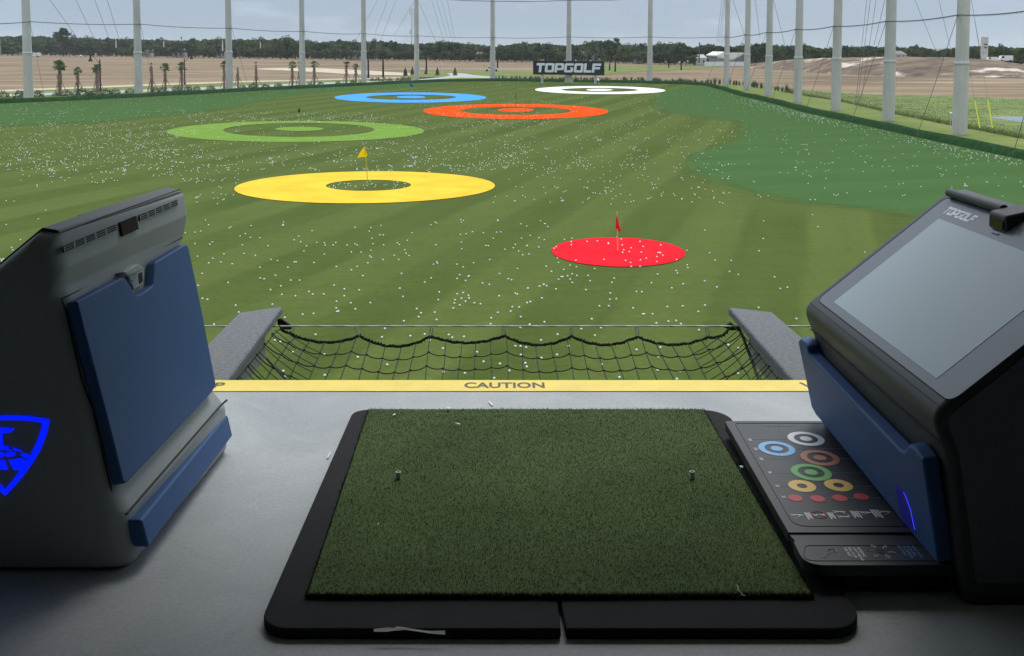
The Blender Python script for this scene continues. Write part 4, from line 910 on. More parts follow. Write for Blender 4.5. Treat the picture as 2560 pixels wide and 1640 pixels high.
#===BAY===
# ------------------------------------------------------------ air
def haze():
    mb = MB(); mb.box((0, 1690, (60+GZ-1.2)/2), (5100, 3700, 60-GZ+1.2)); m = bpy.data.materials.new('air'); m.use_nodes = True; t = m.node_tree; t.nodes.clear()
    v = N(t, 'ShaderNodeVolumePrincipled', i_Density=HAZE); v.inputs['Color'].default_value = (.80, .88, 1.0, 1); o_ = N(t, 'ShaderNodeOutputMaterial'); L(t, v.outputs[0], o_.inputs['Volume'])
    tag(mb.build('haze', m), kind='stuff')
HAZE = .0001
haze()
# ============================================================ the bay
def concrete():
    m = bpy.data.materials.new('bay_concrete'); m.use_nodes = True; t = m.node_tree; b = t.nodes['Principled BSDF']
    b.inputs['Roughness'].default_value = .55; b.inputs['Specular IOR Level'].default_value = .35
    g = N(t, 'ShaderNodeNewGeometry')
    n1 = N(t, 'ShaderNodeTexNoise', i_Scale=1.6, i_Detail=8, i_Roughness=.6, i_Distortion=.6); L(t, g.outputs['Position'], n1.inputs['Vector'])
    r1 = N(t, 'ShaderNodeValToRGB'); L(t, n1.outputs['Fac'], r1.inputs[0]); r1.color_ramp.elements[0].position = .3; r1.color_ramp.elements[0].color = (.325, .35, .37, 1); r1.color_ramp.elements[1].position = .68; r1.color_ramp.elements[1].color = (.445, .47, .485, 1)
    n2 = N(t, 'ShaderNodeTexNoise', i_Scale=70, i_Detail=5); L(t, g.outputs['Position'], n2.inputs['Vector'])
    r2 = N(t, 'ShaderNodeMapRange', i_1=.3, i_2=.7, i_3=.90, i_4=1.08); L(t, n2.outputs['Fac'], r2.inputs[0])
    n3 = N(t, 'ShaderNodeTexNoise', i_Scale=5, i_Detail=9, i_Roughness=.75); L(t, g.outputs['Position'], n3.inputs['Vector'])
    r3 = N(t, 'ShaderNodeValToRGB'); L(t, n3.outputs['Fac'], r3.inputs[0]); r3.color_ramp.elements[0].position = .58; r3.color_ramp.elements[0].color = (1, 1, 1, 1); r3.color_ramp.elements[1].position = .72; r3.color_ramp.elements[1].color = (.80, .82, .84, 1)
    a = N(t, 'ShaderNodeMix', data_type='RGBA', blend_type='MULTIPLY'); a.inputs[0].default_value = 1; L(t, r1.outputs[0], a.inputs[6]); L(t, r2.outputs[0], a.inputs[7])
    c = N(t, 'ShaderNodeMix', data_type='RGBA', blend_type='MULTIPLY'); c.inputs[0].default_value = 1; L(t, a.outputs[2], c.inputs[6]); L(t, r3.outputs[0], c.inputs[7])
    n4 = N(t, 'ShaderNodeTexNoise', i_Scale=2.6, i_Detail=12, i_Roughness=.78, i_Distortion=1.2); L(t, g.outputs['Position'], n4.inputs['Vector'])
    r4 = N(t, 'ShaderNodeValToRGB'); L(t, n4.outputs['Fac'], r4.inputs[0]); r4.color_ramp.elements[0].position = .55; r4.color_ramp.elements[0].color = (1, 1, 1, 1); r4.color_ramp.elements[1].position = .66; r4.color_ramp.elements[1].color = (1.12, 1.12, 1.11, 1)
    c4_ = N(t, 'ShaderNodeMix', data_type='RGBA', blend_type='MULTIPLY'); c4_.inputs[0].default_value = 1; L(t, c.outputs[2], c4_.inputs[6]); L(t, r4.outputs[0], c4_.inputs[7]); c = c4_
    # a few dark specks
    v = N(t, 'ShaderNodeTexVoronoi', i_Scale=3.2); L(t, g.outputs['Position'], v.inputs['Vector'])
    rv = N(t, 'ShaderNodeValToRGB'); L(t, v.outputs['Distance'], rv.inputs[0]); rv.color_ramp.elements[0].position = .012; rv.color_ramp.elements[0].color = (.15, .15, .15, 1); rv.color_ramp.elements[1].position = .020; rv.color_ramp.elements[1].color = (1, 1, 1, 1)
    d = N(t, 'ShaderNodeMix', data_type='RGBA', blend_type='MULTIPLY'); d.inputs[0].default_value = 1; L(t, c.outputs[2], d.inputs[6]); L(t, rv.outputs[0], d.inputs[7])
    L(t, d.outputs[2], b.inputs['Base Color'])
    rr_ = N(t, 'ShaderNodeMapRange', i_3=.38, i_4=.68); L(t, n1.outputs['Fac'], rr_.inputs[0]); L(t, rr_.outputs[0], b.inputs['Roughness'])
    bp = N(t, 'ShaderNodeBump', i_Strength=.12, i_Distance=.004); L(t, n3.outputs['Fac'], bp.inputs['Height']); L(t, bp.outputs[0], b.inputs['Normal'])
    return m
M['concrete'] = concrete()
YE = onz(*D(1200, 894), 0).y     # outer edge of the deck
YT = onz(*D(1200, 920), 0).y
mb = MB(); mb.box((0, (YE-4)/2, -.2), (19, YE+4, .4)); tag(mb.build('bay_floor', M['concrete']), kind='structure')
dk = mat('bay_dark', (.04, .043, .045), .9); ceilm = mat('ceiling_pale', (.34, .345, .35), .9)
mb = MB(); mb.box((0, .3, 3.15), (19, 9.0, .3)); tag(mb.build('ceiling', ceilm), kind='structure')
mb = MB(); mb.box((0, -4.1, 1.5), (19, .2, 3.0)); tag(mb.build('back_wall', dk), kind='structure')
for s in (-1, 1):
    mb = MB(); mb.box((s*9.4, .3, 1.5), (.2, 8.6, 3.0)); tag(mb.build('side_wall', dk), kind='structure')
# ---- text helper
def text_mesh(name, s, size, m, parent, origin, ux, uy, nz, align='LEFT', bold=0.0, sx=1.0, depth=.0008, spacing=1.0):
    cu = bpy.data.curves.new('t', 'FONT'); cu.body = s; cu.size = size; cu.align_x = align; cu.offset = bold; cu.extrude = 0; cu.space_line = spacing; cu.resolution_u = 3
    ob = bpy.data.objects.new('t', cu); C.objects.link(ob); dg = bpy.context.evaluated_depsgraph_get(); me = bpy.data.meshes.new_from_object(ob.evaluated_get(dg))
    bpy.data.objects.remove(ob); bpy.data.curves.remove(cu)
    ux = Vector(ux).normalized(); uy = Vector(uy).normalized(); nz = Vector(nz).normalized(); o0 = Vector(origin)
    for v in me.vertices: v.co = o0+ux*v.co.x*sx+uy*v.co.y+nz*depth
    me.materials.clear(); me.materials.append(m)
    o = bpy.data.objects.new(name, me); C.objects.link(o)
    if parent: o.parent = parent
    return o
# ---- caution tape
tape = empty('caution_tape', (0, YT, 0))
mb = MB(); mb.box((0, (YE-YT)/2, .0025), (18.9, YE-YT-.002, .003)); mb.build('tape_strip', mat('tape_yellow', (.88, .67, .115), .5, noise=.06, nscale=6), tape)
txm = mat('tape_text', (.09, .075, .05), .6)
def tape_text(s, x0src, x1src, al):
    a = onz(x0src, 975, .0).x; b = onz(x1src, 975, 0).x
    h = .118
    o = text_mesh('tape_lettering', s, h, txm, tape, (0, 0, 0), (1, 0, 0), (0, 1, 0), (0, 0, 1), bold=.0028, sx=1.0, depth=.0052)
    xs = [v.co.x for v in o.data.vertices]; x0, x1 = min(xs), max(xs); k = (b-a)/(x1-x0)
    ys = [v.co.y for v in o.data.vertices]; y0, y1 = min(ys), max(ys)
    for v in o.data.vertices: v.co.x = a+(v.co.x-x0)*k; v.co.y = .042+(v.co.y-y0)*(.078/(y1-y0))
cw = (1363-1160)
tape_text('CAUTION', 1160, 1363, 0)
tape_text('WATCH YOUR STEP', 553-480, 553, 0)
tape_text('WATCH YOUR STEP', 2011, 2011+480, 0)
tag(tape, 'yellow caution tape lettered CAUTION along the outer edge of the deck', 'tape')
# ---- hitting mat
def arc(cx, cy, r, a0, a1, n=7): return [(cx+r*math.cos(R(a0+(a1-a0)*k/n)), cy+r*math.sin(R(a0+(a1-a0)*k/n))) for k in range(n+1)]
mat_root = empty('hitting_mat', (.2, 3.5, 0)); O = mat_root.location
rub = mat('black_rubber', (.015, .016, .018), .8, noise=.15, nscale=8, bump=.15, bscale=400, spec=.18)
TX0, TX1, TY0, TY1 = -.541, .951, 2.784, 4.270
YF = 2.632; XB = 4.292; g0, g1 = .198, .206
lp = [(g0, YF)]+[(x, y) for x, y in arc(-.648+.085, YF+.085, .085, 270, 180)]+[(x, y) for x, y in arc(-.612+.07, XB-.07, .07, 180, 90)]+[(g0, XB), (g0, TY1), (TX0, TY1), (TX0, TY0), (g0, TY0)]
rp_ = [(g1+.006, YF)]+arc(1.055-.10, YF+.10, .10, 270, 360)+arc(1.055-.12, XB-.12, .12, 0, 90)+[(g1, XB), (g1, TY1), (TX1, TY1), (TX1, TY0), (g1, TY0)]
for pts in (lp, rp_):
    mb = MB(); mb.prism([Vector((x, y, .001))-O for x, y in pts], (0, 0, .031)); o = fix(mb.build('rubber_frame', rub, mat_root)); bevel(o, .006, 3)
def turf_blades():
    g = np.random.default_rng(5); n = 150000
    x = g.uniform(TX0-.003, TX1+.003, n); y = g.uniform(TY0-.004, TY1+.003, n); z = np.full(n, .036)
    ed = rng.random(n) < .05; y = np.where(ed, TY0-.002+.004*rng.random(n), y); z = np.where(ed, .030+.012*rng.random(n), z)
    a = g.uniform(0, 6.283, n); wd = g.uniform(.0009, .0017, n); h = g.uniform(.008, .014, n); ln = g.normal(0, .0055, (n, 2))
    cw_ = np.sin(x*9+np.sin(y*5)*2)*.003+np.sin(y*13+x*4)*.002
    V = np.zeros((n, 3, 3)); dx = np.cos(a)*wd; dy = np.sin(a)*wd
    V[:, 0] = np.stack([x-dx, y-dy, z], 1); V[:, 1] = np.stack([x+dx, y+dy, z], 1); V[:, 2] = np.stack([x+ln[:, 0]+cw_, y+ln[:, 1]+cw_, z+h], 1)
    V = V.reshape(-1, 3)-np.array([O.x, O.y, O.z])
    me = bpy.data.meshes.new('turf'); me.vertices.add(3*n); me.vertices.foreach_set('co', V.ravel().astype(np.float32)); me.loops.add(3*n); me.loops.foreach_set('vertex_index', np.arange(3*n, dtype=np.int32)); me.polygons.add(n); me.polygons.foreach_set('loop_start', np.arange(0, 3*n, 3, dtype=np.int32)); me.update(calc_edges=True)
    bm = bmesh.new(); bm.from_mesh(me)
    vs = [bm.verts.new(Vector(p)-O) for p in ((TX0+.004, TY0+.004, .042), (TX1-.004, TY0+.004, .042), (TX1-.004, TY1-.004, .042), (TX0+.004, TY1-.004, .042), (TX0+.004, TY0+.004, .006), (TX1-.004, TY0+.004, .006), (TX1-.004, TY1-.004, .006), (TX0+.004, TY1-.004, .006))]
    for q in ((0, 1, 2, 3), (4, 5, 1, 0), (5, 6, 2, 1), (6, 7, 3, 2), (7, 4, 0, 3)): bm.faces.new([vs[i] for i in q])
    bm.to_mesh(me); bm.free()
    m = mat('mat_turf', (.086, .126, .046), .85, nscale=2.2, col2=(.066, .100, .036), spec=.15, detail=12)
    t = m.node_tree; b = t.nodes['Principled BSDF']; s = b.inputs['Base Color'].links[0].from_socket
    gg = N(t, 'ShaderNodeNewGeometry'); nn = N(t, 'ShaderNodeTexNoise', i_Scale=300, i_Detail=3); L(t, gg.outputs['Position'], nn.inputs['Vector']); mr = N(t, 'ShaderNodeMapRange', i_1=.32, i_2=.68, i_3=.78, i_4=1.25); L(t, nn.outputs['Fac'], mr.inputs[0])
    mx = N(t, 'ShaderNodeMix', data_type='RGBA', blend_type='MULTIPLY'); mx.inputs[0].default_value = 1; L(t, s, mx.inputs[6]); L(t, mr.outputs[0], mx.inputs[7]); L(t, mx.outputs[2], b.inputs['Base Color'])
    me.materials.append(m); o = bpy.data.objects.new('turf', me); C.objects.link(o); o.parent = mat_root
turf_blades()
tag(mat_root, 'large green turf hitting mat in a black rubber frame on the bay floor', 'hitting mat')
teem = mat('tee_rubber', (.55, .56, .48), .5, noise=.2, nscale=60)
for x, y, lb in ((935, 1119, 'short grey rubber tee tube at the left of the mat'), (1625, 1118, 'short grey rubber tee tube at the right of the mat')):
    p = onz(*D(x, y+5), .042); r0 = empty('rubber_tee', (p.x, p.y, .042))
    mb = MB(); mb.lathe([(.0095, 0), (.0095, .027), (.0065, .027), (.0065, .004)], n=18); o = mb.build('tube', teem, r0)
    tag(r0, lb, 'tee')
# ---- paper scraps
pap = mat('paper_white', (.78, .79, .80), .7)
def scrap(src, z, lb, w_=None, name='paper_scrap'):
    mb = MB(); pts = [onz(x, y, z) for x, y in src]; c = sum(pts, Vector())/len(pts)
    v = []
    for k, p in enumerate(pts): v.append(Vector((p.x, p.y, z+.002+.003*(k % 2))))
    mb.prism(v, (0, 0, .0012)); o = fix(mb.build(name, pap)); tag(o, lb, 'paper scrap')
def fr_(x, y): return (640+x*.4286, 980+y*.4286)
ps = [fr_(x, y) for x, y in ((688, 1382), (770, 1374), (806, 1376), (822, 1368), (860, 1372), (920, 1382), (985, 1392), (1030, 1394), (1102, 1392), (1104, 1416), (1010, 1408), (930, 1395), (870, 1388), (800, 1393), (760, 1398), (686, 1398))]
mb = MB(); v = []
for k, (x, y) in enumerate(ps): p = onpl(x, y, Vector((0, YF-.003, .040)), Vector((0, -.5+.03*(k % 3), .85)).normalized()); v.append(p)
mb.prism(v, (0, -.0008, .0009)); tag(fix(mb.build('paper_strip', pap)), 'torn crumpled white paper strip against the front of the mat frame', 'paper strip')
scrap([fr_(1112, 92), fr_(1135, 94), fr_(1128, 102), fr_(1115, 101)], .05, 'white paper scrap on the back edge of the mat turf')
scrap([fr_(1356, 60), fr_(1366, 58), fr_(1384, 80), fr_(1374, 83)], .002, 'white paper scrap on the floor right behind the mat')
scrap([fr_(413, 388), fr_(432, 353), fr_(437, 358), fr_(422, 391)], .002, 'folded white scrap on the floor at the left side of the mat')
scrap([fr_(795, 137), fr_(812, 131), fr_(815, 135), fr_(800, 142)], .05, 'pale scrap on the turf near the back left corner')
scrap([fr_(1157, 182), fr_(1190, 190), fr_(1188, 194), fr_(1160, 187)], .05, 'thin curled wisp of paper near the back of the turf')
scrap([fr_(708, 772), fr_(717, 773), fr_(714, 780)], .05, 'tiny white fleck on the left half of the turf')
mb = MB(); mb.tube([onz(x, y, .056) for x, y in ((1842, 1462), (1846, 1468), (1844, 1474), (1852, 1480), (1856, 1488), (1864, 1489))], .0007, 4); tag(mb.build('thread', pap), 'thin white curled thread on the front right of the turf', 'thread')
scrap([(1850, 1166), (1858, 1168), (1857, 1172), (1849, 1170)], .05, 'small pale scrap between the mat and the target map panel')
# ---- safety pads, catch net
felt = mat('felt_grey', (.19, .20, .215), .95, noise=.22, nscale=60, bump=1.0, bscale=70, stretch=(.6, 1.4, 1), spec=.1, detail=9)
steel = mat('galvanised', (.55, .56, .56), .4, noise=.1, nscale=20)
def pad(poly, lb, bx):
    root = empty('padded_beam', (sum(p[0] for p in poly)/4, 5.4, 0)); o0 = root.location
    n_ = 1
    mb = MB(); mb.prism([Vector((x, y, -.0))-o0 for x, y in poly], (0, 0, -.055)); o = fix(mb.build('felt_pad', felt, root)); bevel(o, .016, 3)
    mb = MB(); mb.box((bx-o0.x, 5.35-o0.y, -.16), (.13, 1.18, .20)); mb.build('steel_beam', mat('beam_grey', (.26, .27, .27), .6), root)
    tag(root, lb, 'beam')
pad([(-1.585, YE+.004), (-1.305, YE+.004), (-1.322, 6.165), (-1.566, 6.02)], 'left grey felt-padded beam reaching out from the deck edge', -1.45)
pad([(1.505, YE+.004), (1.80, YE+.004), (1.765, 6.03), (1.515, 6.15)], 'right grey felt-padded beam reaching out from the deck edge', 1.66)
YN = 5.98
zc = ony(1225, 815.5, YN).z
mb = MB(); n = 160
for ph in (0, 2.1, 4.2):
    mb.tube([Vector((-5+10*k/n, YN+.0028*math.cos(k*.9+ph), zc+.0028*math.sin(k*.9+ph))) for k in range(n+1)], .0032, 4)
tag(mb.build('steel_cable', mat('cable_steel', (.62, .63, .55), .5)), 'thin twisted steel cable stretched across in front of the deck', 'cable')
HK = [(734, 817, 730, 828), (887, 815, 898, 841), (1080, 814, 1076, 842), (1259.7, 814, 1260, 841), (1429.7, 814, 1429, 842), (1592, 815, 1593, 843), (1766, 816, 1771, 844)]
hkl = ['leftmost', 'second', 'third', 'middle', 'fifth', 'sixth', 'rightmost']
for (x0, y0, x1, y1), ln_ in zip(HK, hkl):
    a = ony(x0, y0, YN); b = ony(x1, y1, YN); d_ = (b-a); s = Vector((d_.z, 0, -d_.x)).normalized()*.008
    pts = []
    for k in range(13):
        an = math.pi*2*k/12; pts.append((a+b)/2+d_*.5*math.cos(an)+s*math.sin(an)+Vector((0, .006*math.sin(an), 0)))
    mb = MB(); mb.tube(pts, .0032, 5); tag(mb.build('snap_hook', steel), '%s steel snap hook on the cable, counting the seven from left to right' % ln_, 'hook', 'snap hooks holding the catch net')
# net
net = empty('catch_net', (.1, YN, zc-.1)); NO = net.location
bl_ = mat('net_black', (.012, .012, .014), .9)
hx = [ony(h[2], h[3], YN).x for h in HK]; hz = [ony(h[2], h[3]-1.5, YN).z for h in HK]
XL, XR = -1.30, 1.50
hx2 = [XL]+hx[1:]+[XR]; hz2 = [ony(728, 822, YN).z]+hz[1:]+[ony(1826, 815, YN).z]
dip = ony(1225, 860, YN).z
def rope_z(x):
    for a, b, za, zb in zip(hx2[:-1], hx2[1:], hz2[:-1], hz2[1:]):
        if x <= b+1e-6:
            u = (x-a)/(b-a); base = za+(zb-za)*u; s = (base-(dip+.0)) if b-a > .25 else .02
            return base-4*u*(1-u)*max(.0, min(.055, s+.005))*(1+.22*math.sin(a*23+1))  , 4*u*(1-u)
    return hz2[-1], 0
nx = 150; xs = np.linspace(XL, XR, nx)
pts = [Vector((x, YN+.004*math.sin(x*60), rope_z(x)[0]+.002*math.sin(x*90)))-NO for x in xs]
mb = MB(); mb.tube(pts, .0085, 6)
for k in range(260):   # wraps of cord make the edge rope shaggy
    i = random.randrange(nx-2); p = pts[i]; mb.tube([p+Vector((0, -.008, .008)), p+Vector((.006, .004, .010)), p+Vector((.012, .0, -.010))], .0035, 4)
mb.build('edge_rope', bl_, net)
def net_pt(x, j):
    """row j: 0 at the rope, increasing towards the deck"""
    Y = YN-.205*j; rz, sc = rope_z(x); side = math.exp(-(x-XL)/.20)+math.exp(-(XR-x)/.20)
    amp = [1, .8, .65, .5, .4, .3, .2][min(6, int(j))]
    zb = -.170-.012*j-.0015*j*j
    z = zb+(rz-(-.155))*amp*.9 if j > 0 else rz
    if j > 0: z += (-.062-z)*min(1, (math.exp(-(x-XL)/.13)+math.exp(-(XR-x)/.13)))
    return Vector((x, Y+.01*math.sin(x*7+j), z))-NO
cols = 31; cx_ = [XL+(XR-XL)*k/(cols-1) for k in range(cols)]
mb = MB()
for k, x in enumerate(cx_[0:]): mb.tube([net_pt(x+.010*math.sin(k*1.7+j), j) for j in np.linspace(0, 5.85, 14)] if False else [net_pt(x+.006*math.sin(k*1.7+j*.9), j) for j in (0, 1, 2, 3, 4, 5, 5.8)], .0033, 4)
for j in range(1, 6):
    pr = []
    for k in range(cols-1):
        a = net_pt(cx_[k], j); b = net_pt(cx_[k+1], j)
        for q in (0, .25, .5, .75): pr.append(a.lerp(b, q)-Vector((0, 0, .010*4*q*(1-q))))
    pr.append(net_pt(cx_[-1], j)); mb.tube(pr, .0036, 4)
    for k in range(cols): p = net_pt(cx_[k], j); mb.box(p, (.011, .009, .010), k)
mb.build('mesh', bl_, net)
# side cords tied under the pads
def px(x, y, Y): return ony(x, y, Y)-NO
c7 = lambda x, y: (1240+x*.3411, 700+y*.3411); c6 = lambda x, y: (480+x*.3328, 700+y*.3328)
for fn_, rr_, pl in ((c7, .010, [(1770, 340, 6.0), (1808, 410, 5.95), (1840, 500, 5.8), (1880, 600, 5.6), (1905, 680, 5.3), (1945, 742, 5.05)]),
                     (c7, .008, [(1880, 515, 5.9), (1920, 570, 5.8), (1990, 640, 5.6), (2060, 690, 5.4), (2120, 745, 5.2)]),
                     (c6, .006, [(560, 590, 5.5), (640, 680, 5.3), (715, 757, 5.1)])):
    mb = MB(); mb.tube([px(*fn_(x, y), Y) for x, y, Y in pl], rr_, 6); mb.build('side_cord', bl_, net)
for X0, cxx in ((XL, cx_[3]), (XR, cx_[-4])):
    mb = MB()
    for q in range(11):    # mesh lines running up the side to the pads
        a = Vector((X0, YN-.04-.105*q, -.06))-NO; b = net_pt(cxx, min(5.8, .5*q+.9)); mb.tube([a, a.lerp(b, .35)-Vector((0, 0, .015)), a.lerp(b, .7)-Vector((0, 0, .015)), b], .0024, 4)
    mb.build('side_mesh', bl_, net)

for poly in ([(640, 300), (668, 292), (745, 345), (740, 372), (690, 372), (645, 345)],):
    mb = MB(); mb.prism([px(*c6(x, y), 6.05) for x, y in poly], (0, .02, 0)); fix(mb.build('corner_strap', bl_, net))
mb = MB(); mb.prism([px(*c7(x, y), 6.05) for x, y in ((1665, 345), (1722, 315), (1772, 352), (1765, 368), (1720, 370))], (0, .02, 0)); fix(mb.build('corner_strap', bl_, net))
for x, y, lb in ((1888, 575, 'steel snap hook hanging under the inner edge of the right pad'), (2062, 725, 'steel snap hook at the deck end of the right pad')):
    c_ = ony(*c7(x, y), 5.6); mb = MB(); mb.tube([c_+Vector((.010*math.cos(a*math.pi/6), 0, .028*math.sin(a*math.pi/6))) for a in range(13)], .0025, 5); tag(mb.build('snap_hook', steel), lb, 'hook', None)
tag(net, 'black rope catch net hung from the cable between the two pads', 'net')
# ============================================================ kiosks
def fillet(pts, rad, seg=6):
    out = []; n = len(pts)
    for i in range(n):
        p = Vector(pts[i]); a = Vector(pts[i-1]); b = Vector(pts[(i+1) % n]); r = rad[i]
        if r <= 0: out.append(p); continue
        da = (a-p).normalized(); db = (b-p).normalized(); half = da.angle(db)/2
        t = min(r/math.tan(half), (a-p).length*.45, (b-p).length*.45)
        q0 = p+da*t; q1 = p+db*t
        for k in range(seg+1):
            u = k/seg; out.append(q0*(1-u)**2+p*2*u*(1-u)+q1*u*u)
    return out
def inset(poly, d, ccw):
    n = len(poly); o = []
    for i in range(n):
        a = poly[i-1]; p = poly[i]; b = poly[(i+1) % n]
        t = ((p-a).normalized()+(b-p).normalized())
        if t.length < 1e-6: t = b-p
        t.normalize(); nrm = Vector((-t.y, t.x))*(1 if ccw else -1); o.append(p+nrm*d)
    return o
def loft(near, far, rad, Yn, Yf, er, ef):
    pn = fillet([Vector(p) for p in near], rad); pf = fillet([Vector(p) for p in far], rad)
    area = sum(pn[i-1].x*pn[i].y-pn[i].x*pn[i-1].y for i in range(len(pn)))
    ccw = area > 0; rings = []; sg_ = 6
    def shr_(pl, d):
        cx = (min(q.x for q in pl)+max(q.x for q in pl))/2; cz = .54
        return [Vector((cx+(q.x-cx)*(1-d/.44), cz+(q.y-cz)*(1-d/(.54 if q.y > cz else 1.6)))) for q in pl]
    for k in range(sg_+1): a = math.pi/2*k/sg_; rings.append((shr_(pn, er*(1-math.sin(a))), Yn+er*(1-math.cos(a))))
    for k in range(sg_+1): a = math.pi/2*(1-k/sg_); rings.append((shr_(pf, ef*(1-math.sin(a))), Yf-ef*(1-math.cos(a))))
    v = []; f = []; n = len(pn)
    for rg, Y in rings: v += [Vector((q.x, Y, max(q.y, .0))) for q in rg]
    for i in range(len(rings)-1):
        for k in range(n): f.append((i*n+k, i*n+(k+1) % n, (i+1)*n+(k+1) % n, (i+1)*n+k))
    f.append(tuple(range(n))); f.append(tuple((len(rings)-1)*n+k for k in range(n)))
    return v, f
shell = mat('kiosk_shell', (.35, .38, .385), .6, noise=.04, nscale=3, bump=.08, bscale=900)
shell2 = mat('kiosk_black', (.052, .056, .058), .48, noise=.05, nscale=3, bump=.08, bscale=900)
blue = mat('kiosk_blue', (.046, .112, .272), .5, noise=.04, nscale=2, spec=.22)
seam = mat('seam_black', (.006, .007, .008), .7)
class Kp:   # helper for planes
    def __init__(s, a, b, c, toward):
        s.p = Vector(a); s.n = (Vector(b)-s.p).cross(Vector(c)-s.p).normalized()
        if s.n.dot(toward) < 0: s.n = -s.n
    def at(s, x, y, off=0): return onpl(x, y, s.p+s.n*off, s.n)
def smooth_obj(o, ang=40):
    o.data.polygons.foreach_set('use_smooth', [True]*len(o.data.polygons)); 
    e = o.modifiers.new('edges', 'EDGE_SPLIT'); e.split_angle = R(ang); return o
# ---- left kiosk
lk = empty('game_kiosk', (-1.6, 3.45, 0)); LO = lk.location
def sub(v, O_): return [p-O_ for p in v]
nearL = [(-1.128, 0), (-1.145, .175), (-1.19, .262), (-1.309, .86), (-1.328, .90), (-1.316, .965), (-1.34, 1.070), (-1.402, 1.079), (-1.985, .60), (-2.01, .555), (-1.965, .38), (-1.90, 0)]
farL = [(-1.075, 0), (-1.078, .185), (-1.128, .25), (-1.247, .86), (-1.232, .905), (-1.219, .975), (-1.229, 1.063), (-1.29, 1.085), (-1.87, .60), (-1.90, .555), (-1.855, .38), (-1.79, 0)]
radL = [.03, .04, .05, .0, .04, .03, .02, .03, .03, .03, .05, .03]
v, f = loft(nearL, farL, radL, 2.98, 3.93, .075, .03)
smooth_obj(fix(mesh_obj('shell', sub(v, LO), f, shell, lk)), 50)
bp_ = Kp((-1.309, 2.98, .86), (-1.19, 2.98, .262), (-1.247, 3.93, .86), Vector((1, 0, 0)))
c4 = lambda x, y: (x*.3767, 420+y*.3767); c5 = lambda x, y: (x*.3767, 940+y*.3767)
def on(plane, pts, off=0): return [plane.at(x, y, off) for x, y in pts]
PT = .034
pf_ = [c4(512, 884), c4(640, 818), c4(800, 734), c4(828, 730), c4(850, 752), c4(870, 785), c4(885, 815), c4(905, 842), c4(925, 842), c4(1005, 788), c4(1022, 765), c4(1028, 640), c4(1040, 618), c4(1225, 508), c4(1243, 506), c4(1255, 535), c4(1330, 890), c4(1436, 1440), c5(1430, 70), c5(1412, 105), c5(845, 708), c5(826, 712), c5(815, 690), c5(735, 365), c5(640, 0), c4(560, 1080)]
fr3 = on(bp_, pf_, PT)
mb = MB(); mb.prism([p-LO for p in fr3], -bp_.n*(PT+.004)); o = fix(mb.build('blue_panel', blue, lk)); bevel(o, .007, 3, 50)
# lower blue skirt
A1 = ony(*c5(940, 957), 3.02); A2 = ony(*c5(1512, 257), 3.92); A3 = ony(*c5(1546, 398), 3.92); A4 = ony(*c5(988, 1140), 3.02)
mb = MB(); mb.prism([p-LO for p in (A1, A2, A3, A4)], (-.05, 0, 0)); o = fix(mb.build('kick_panel', blue, lk)); bevel(o, .008, 3)
# vents etc on the upper face
vp = Kp((-1.340, 2.98, 1.070), (-1.316, 2.98, .965), (-1.229, 3.93, 1.063), Vector((1, 0, 0)))
dkm = mat('vent_dark', (.010, .012, .012), .8)
def lerp2(a, b, t): return (a[0]+(b[0]-a[0])*t, a[1]+(b[1]-a[1])*t)
def vent(tl, tr, br, bl):
    v0 = [tl, tr, br, bl]; mb = MB(); mb.prism([p-LO for p in on(vp, v0, .0035)], -vp.n*.006); g_o = fix(mb.build('vent', dkm, lk))
    mb = MB()
    def q(u, t): return lerp2(lerp2(tl, tr, u), lerp2(bl, br, u), t)
    for k in range(0, 6):
        u = k/5; mb.prism([p-LO for p in on(vp, [q(max(0, u-.010), 0), q(min(1, u+.010), 0), q(min(1, u+.010), 1), q(max(0, u-.010), 1)], .0050)], -vp.n*.002)
    for k in (0, 1, 2, 3):
        t_ = k/3; mb.prism([p-LO for p in on(vp, [q(0, max(0, t_-.035)), q(1, max(0, t_-.035)), q(1, min(1, t_+.035)), q(0, min(1, t_+.035))], .0046)], -vp.n*.002)
    mb.build('slats', shell, g_o)
vent(c4(422, 517), c4(774, 371), c4(778, 412), c4(430, 560)); vent(c4(928, 310), c4(1178, 208), c4(1184, 245), c4(934, 350))
mb = MB(); mb.prism([p-LO for p in on(vp, [c4(795, 361), c4(905, 316), c4(922, 404), c4(814, 454)], .0035)], -vp.n*.006); o = fix(mb.build('window_bezel', dkm, lk)); fb = o
mb = MB(); mb.prism([p-LO for p in on(vp, [c4(800, 364), c4(903, 321), c4(916, 402), c4(817, 448)], .0048)], -vp.n*.002); fix(mb.build('reader_window', mat('reader_window', (.040, .026, .020), .6, spec=.08, noise=.5, nscale=30, stretch=(1, 8, 1)), fb))
# seams
def seamline(pl, pts, r=.0016, off=.0005, O_=LO, parent=lk): mb = MB(); mb.tube([p-O_ for p in on(pl, pts, off)], r, 5); mb.build('seam', seam, parent)
seamline(vp, [c4(357, 449), c4(700, 318), c4(1195, 141)], .0022)
mb = MB(); mb.tube([ony(*c4(413, 868), 2.99)-LO, ony(*c4(1212, 460), 3.91)-LO], .0028, 5); mb.build('seam', seam, lk)
mb = MB(); mb.tube([ony(*c5(838, 917), 2.955)-LO, ony(*c5(1465, 195), 3.86)-LO, ony(*c5(1505, 160), 3.90)-LO], .0045, 6); mb.build('black_rod', seam, lk)
mb = MB(); mb.tube([p-LO for p in [ony(*c4(410, 870), 2.99), ony(*c4(440, 960), 2.995), ony(*c4(545, 1420), 3.0), ony(*c5(615, 210), 3.005), ony(*c5(700, 590), 3.01), ony(*c5(762, 850), 3.015), ony(*c5(832, 917), 3.02)]], .0022, 5); mb.build('seam', seam, lk)
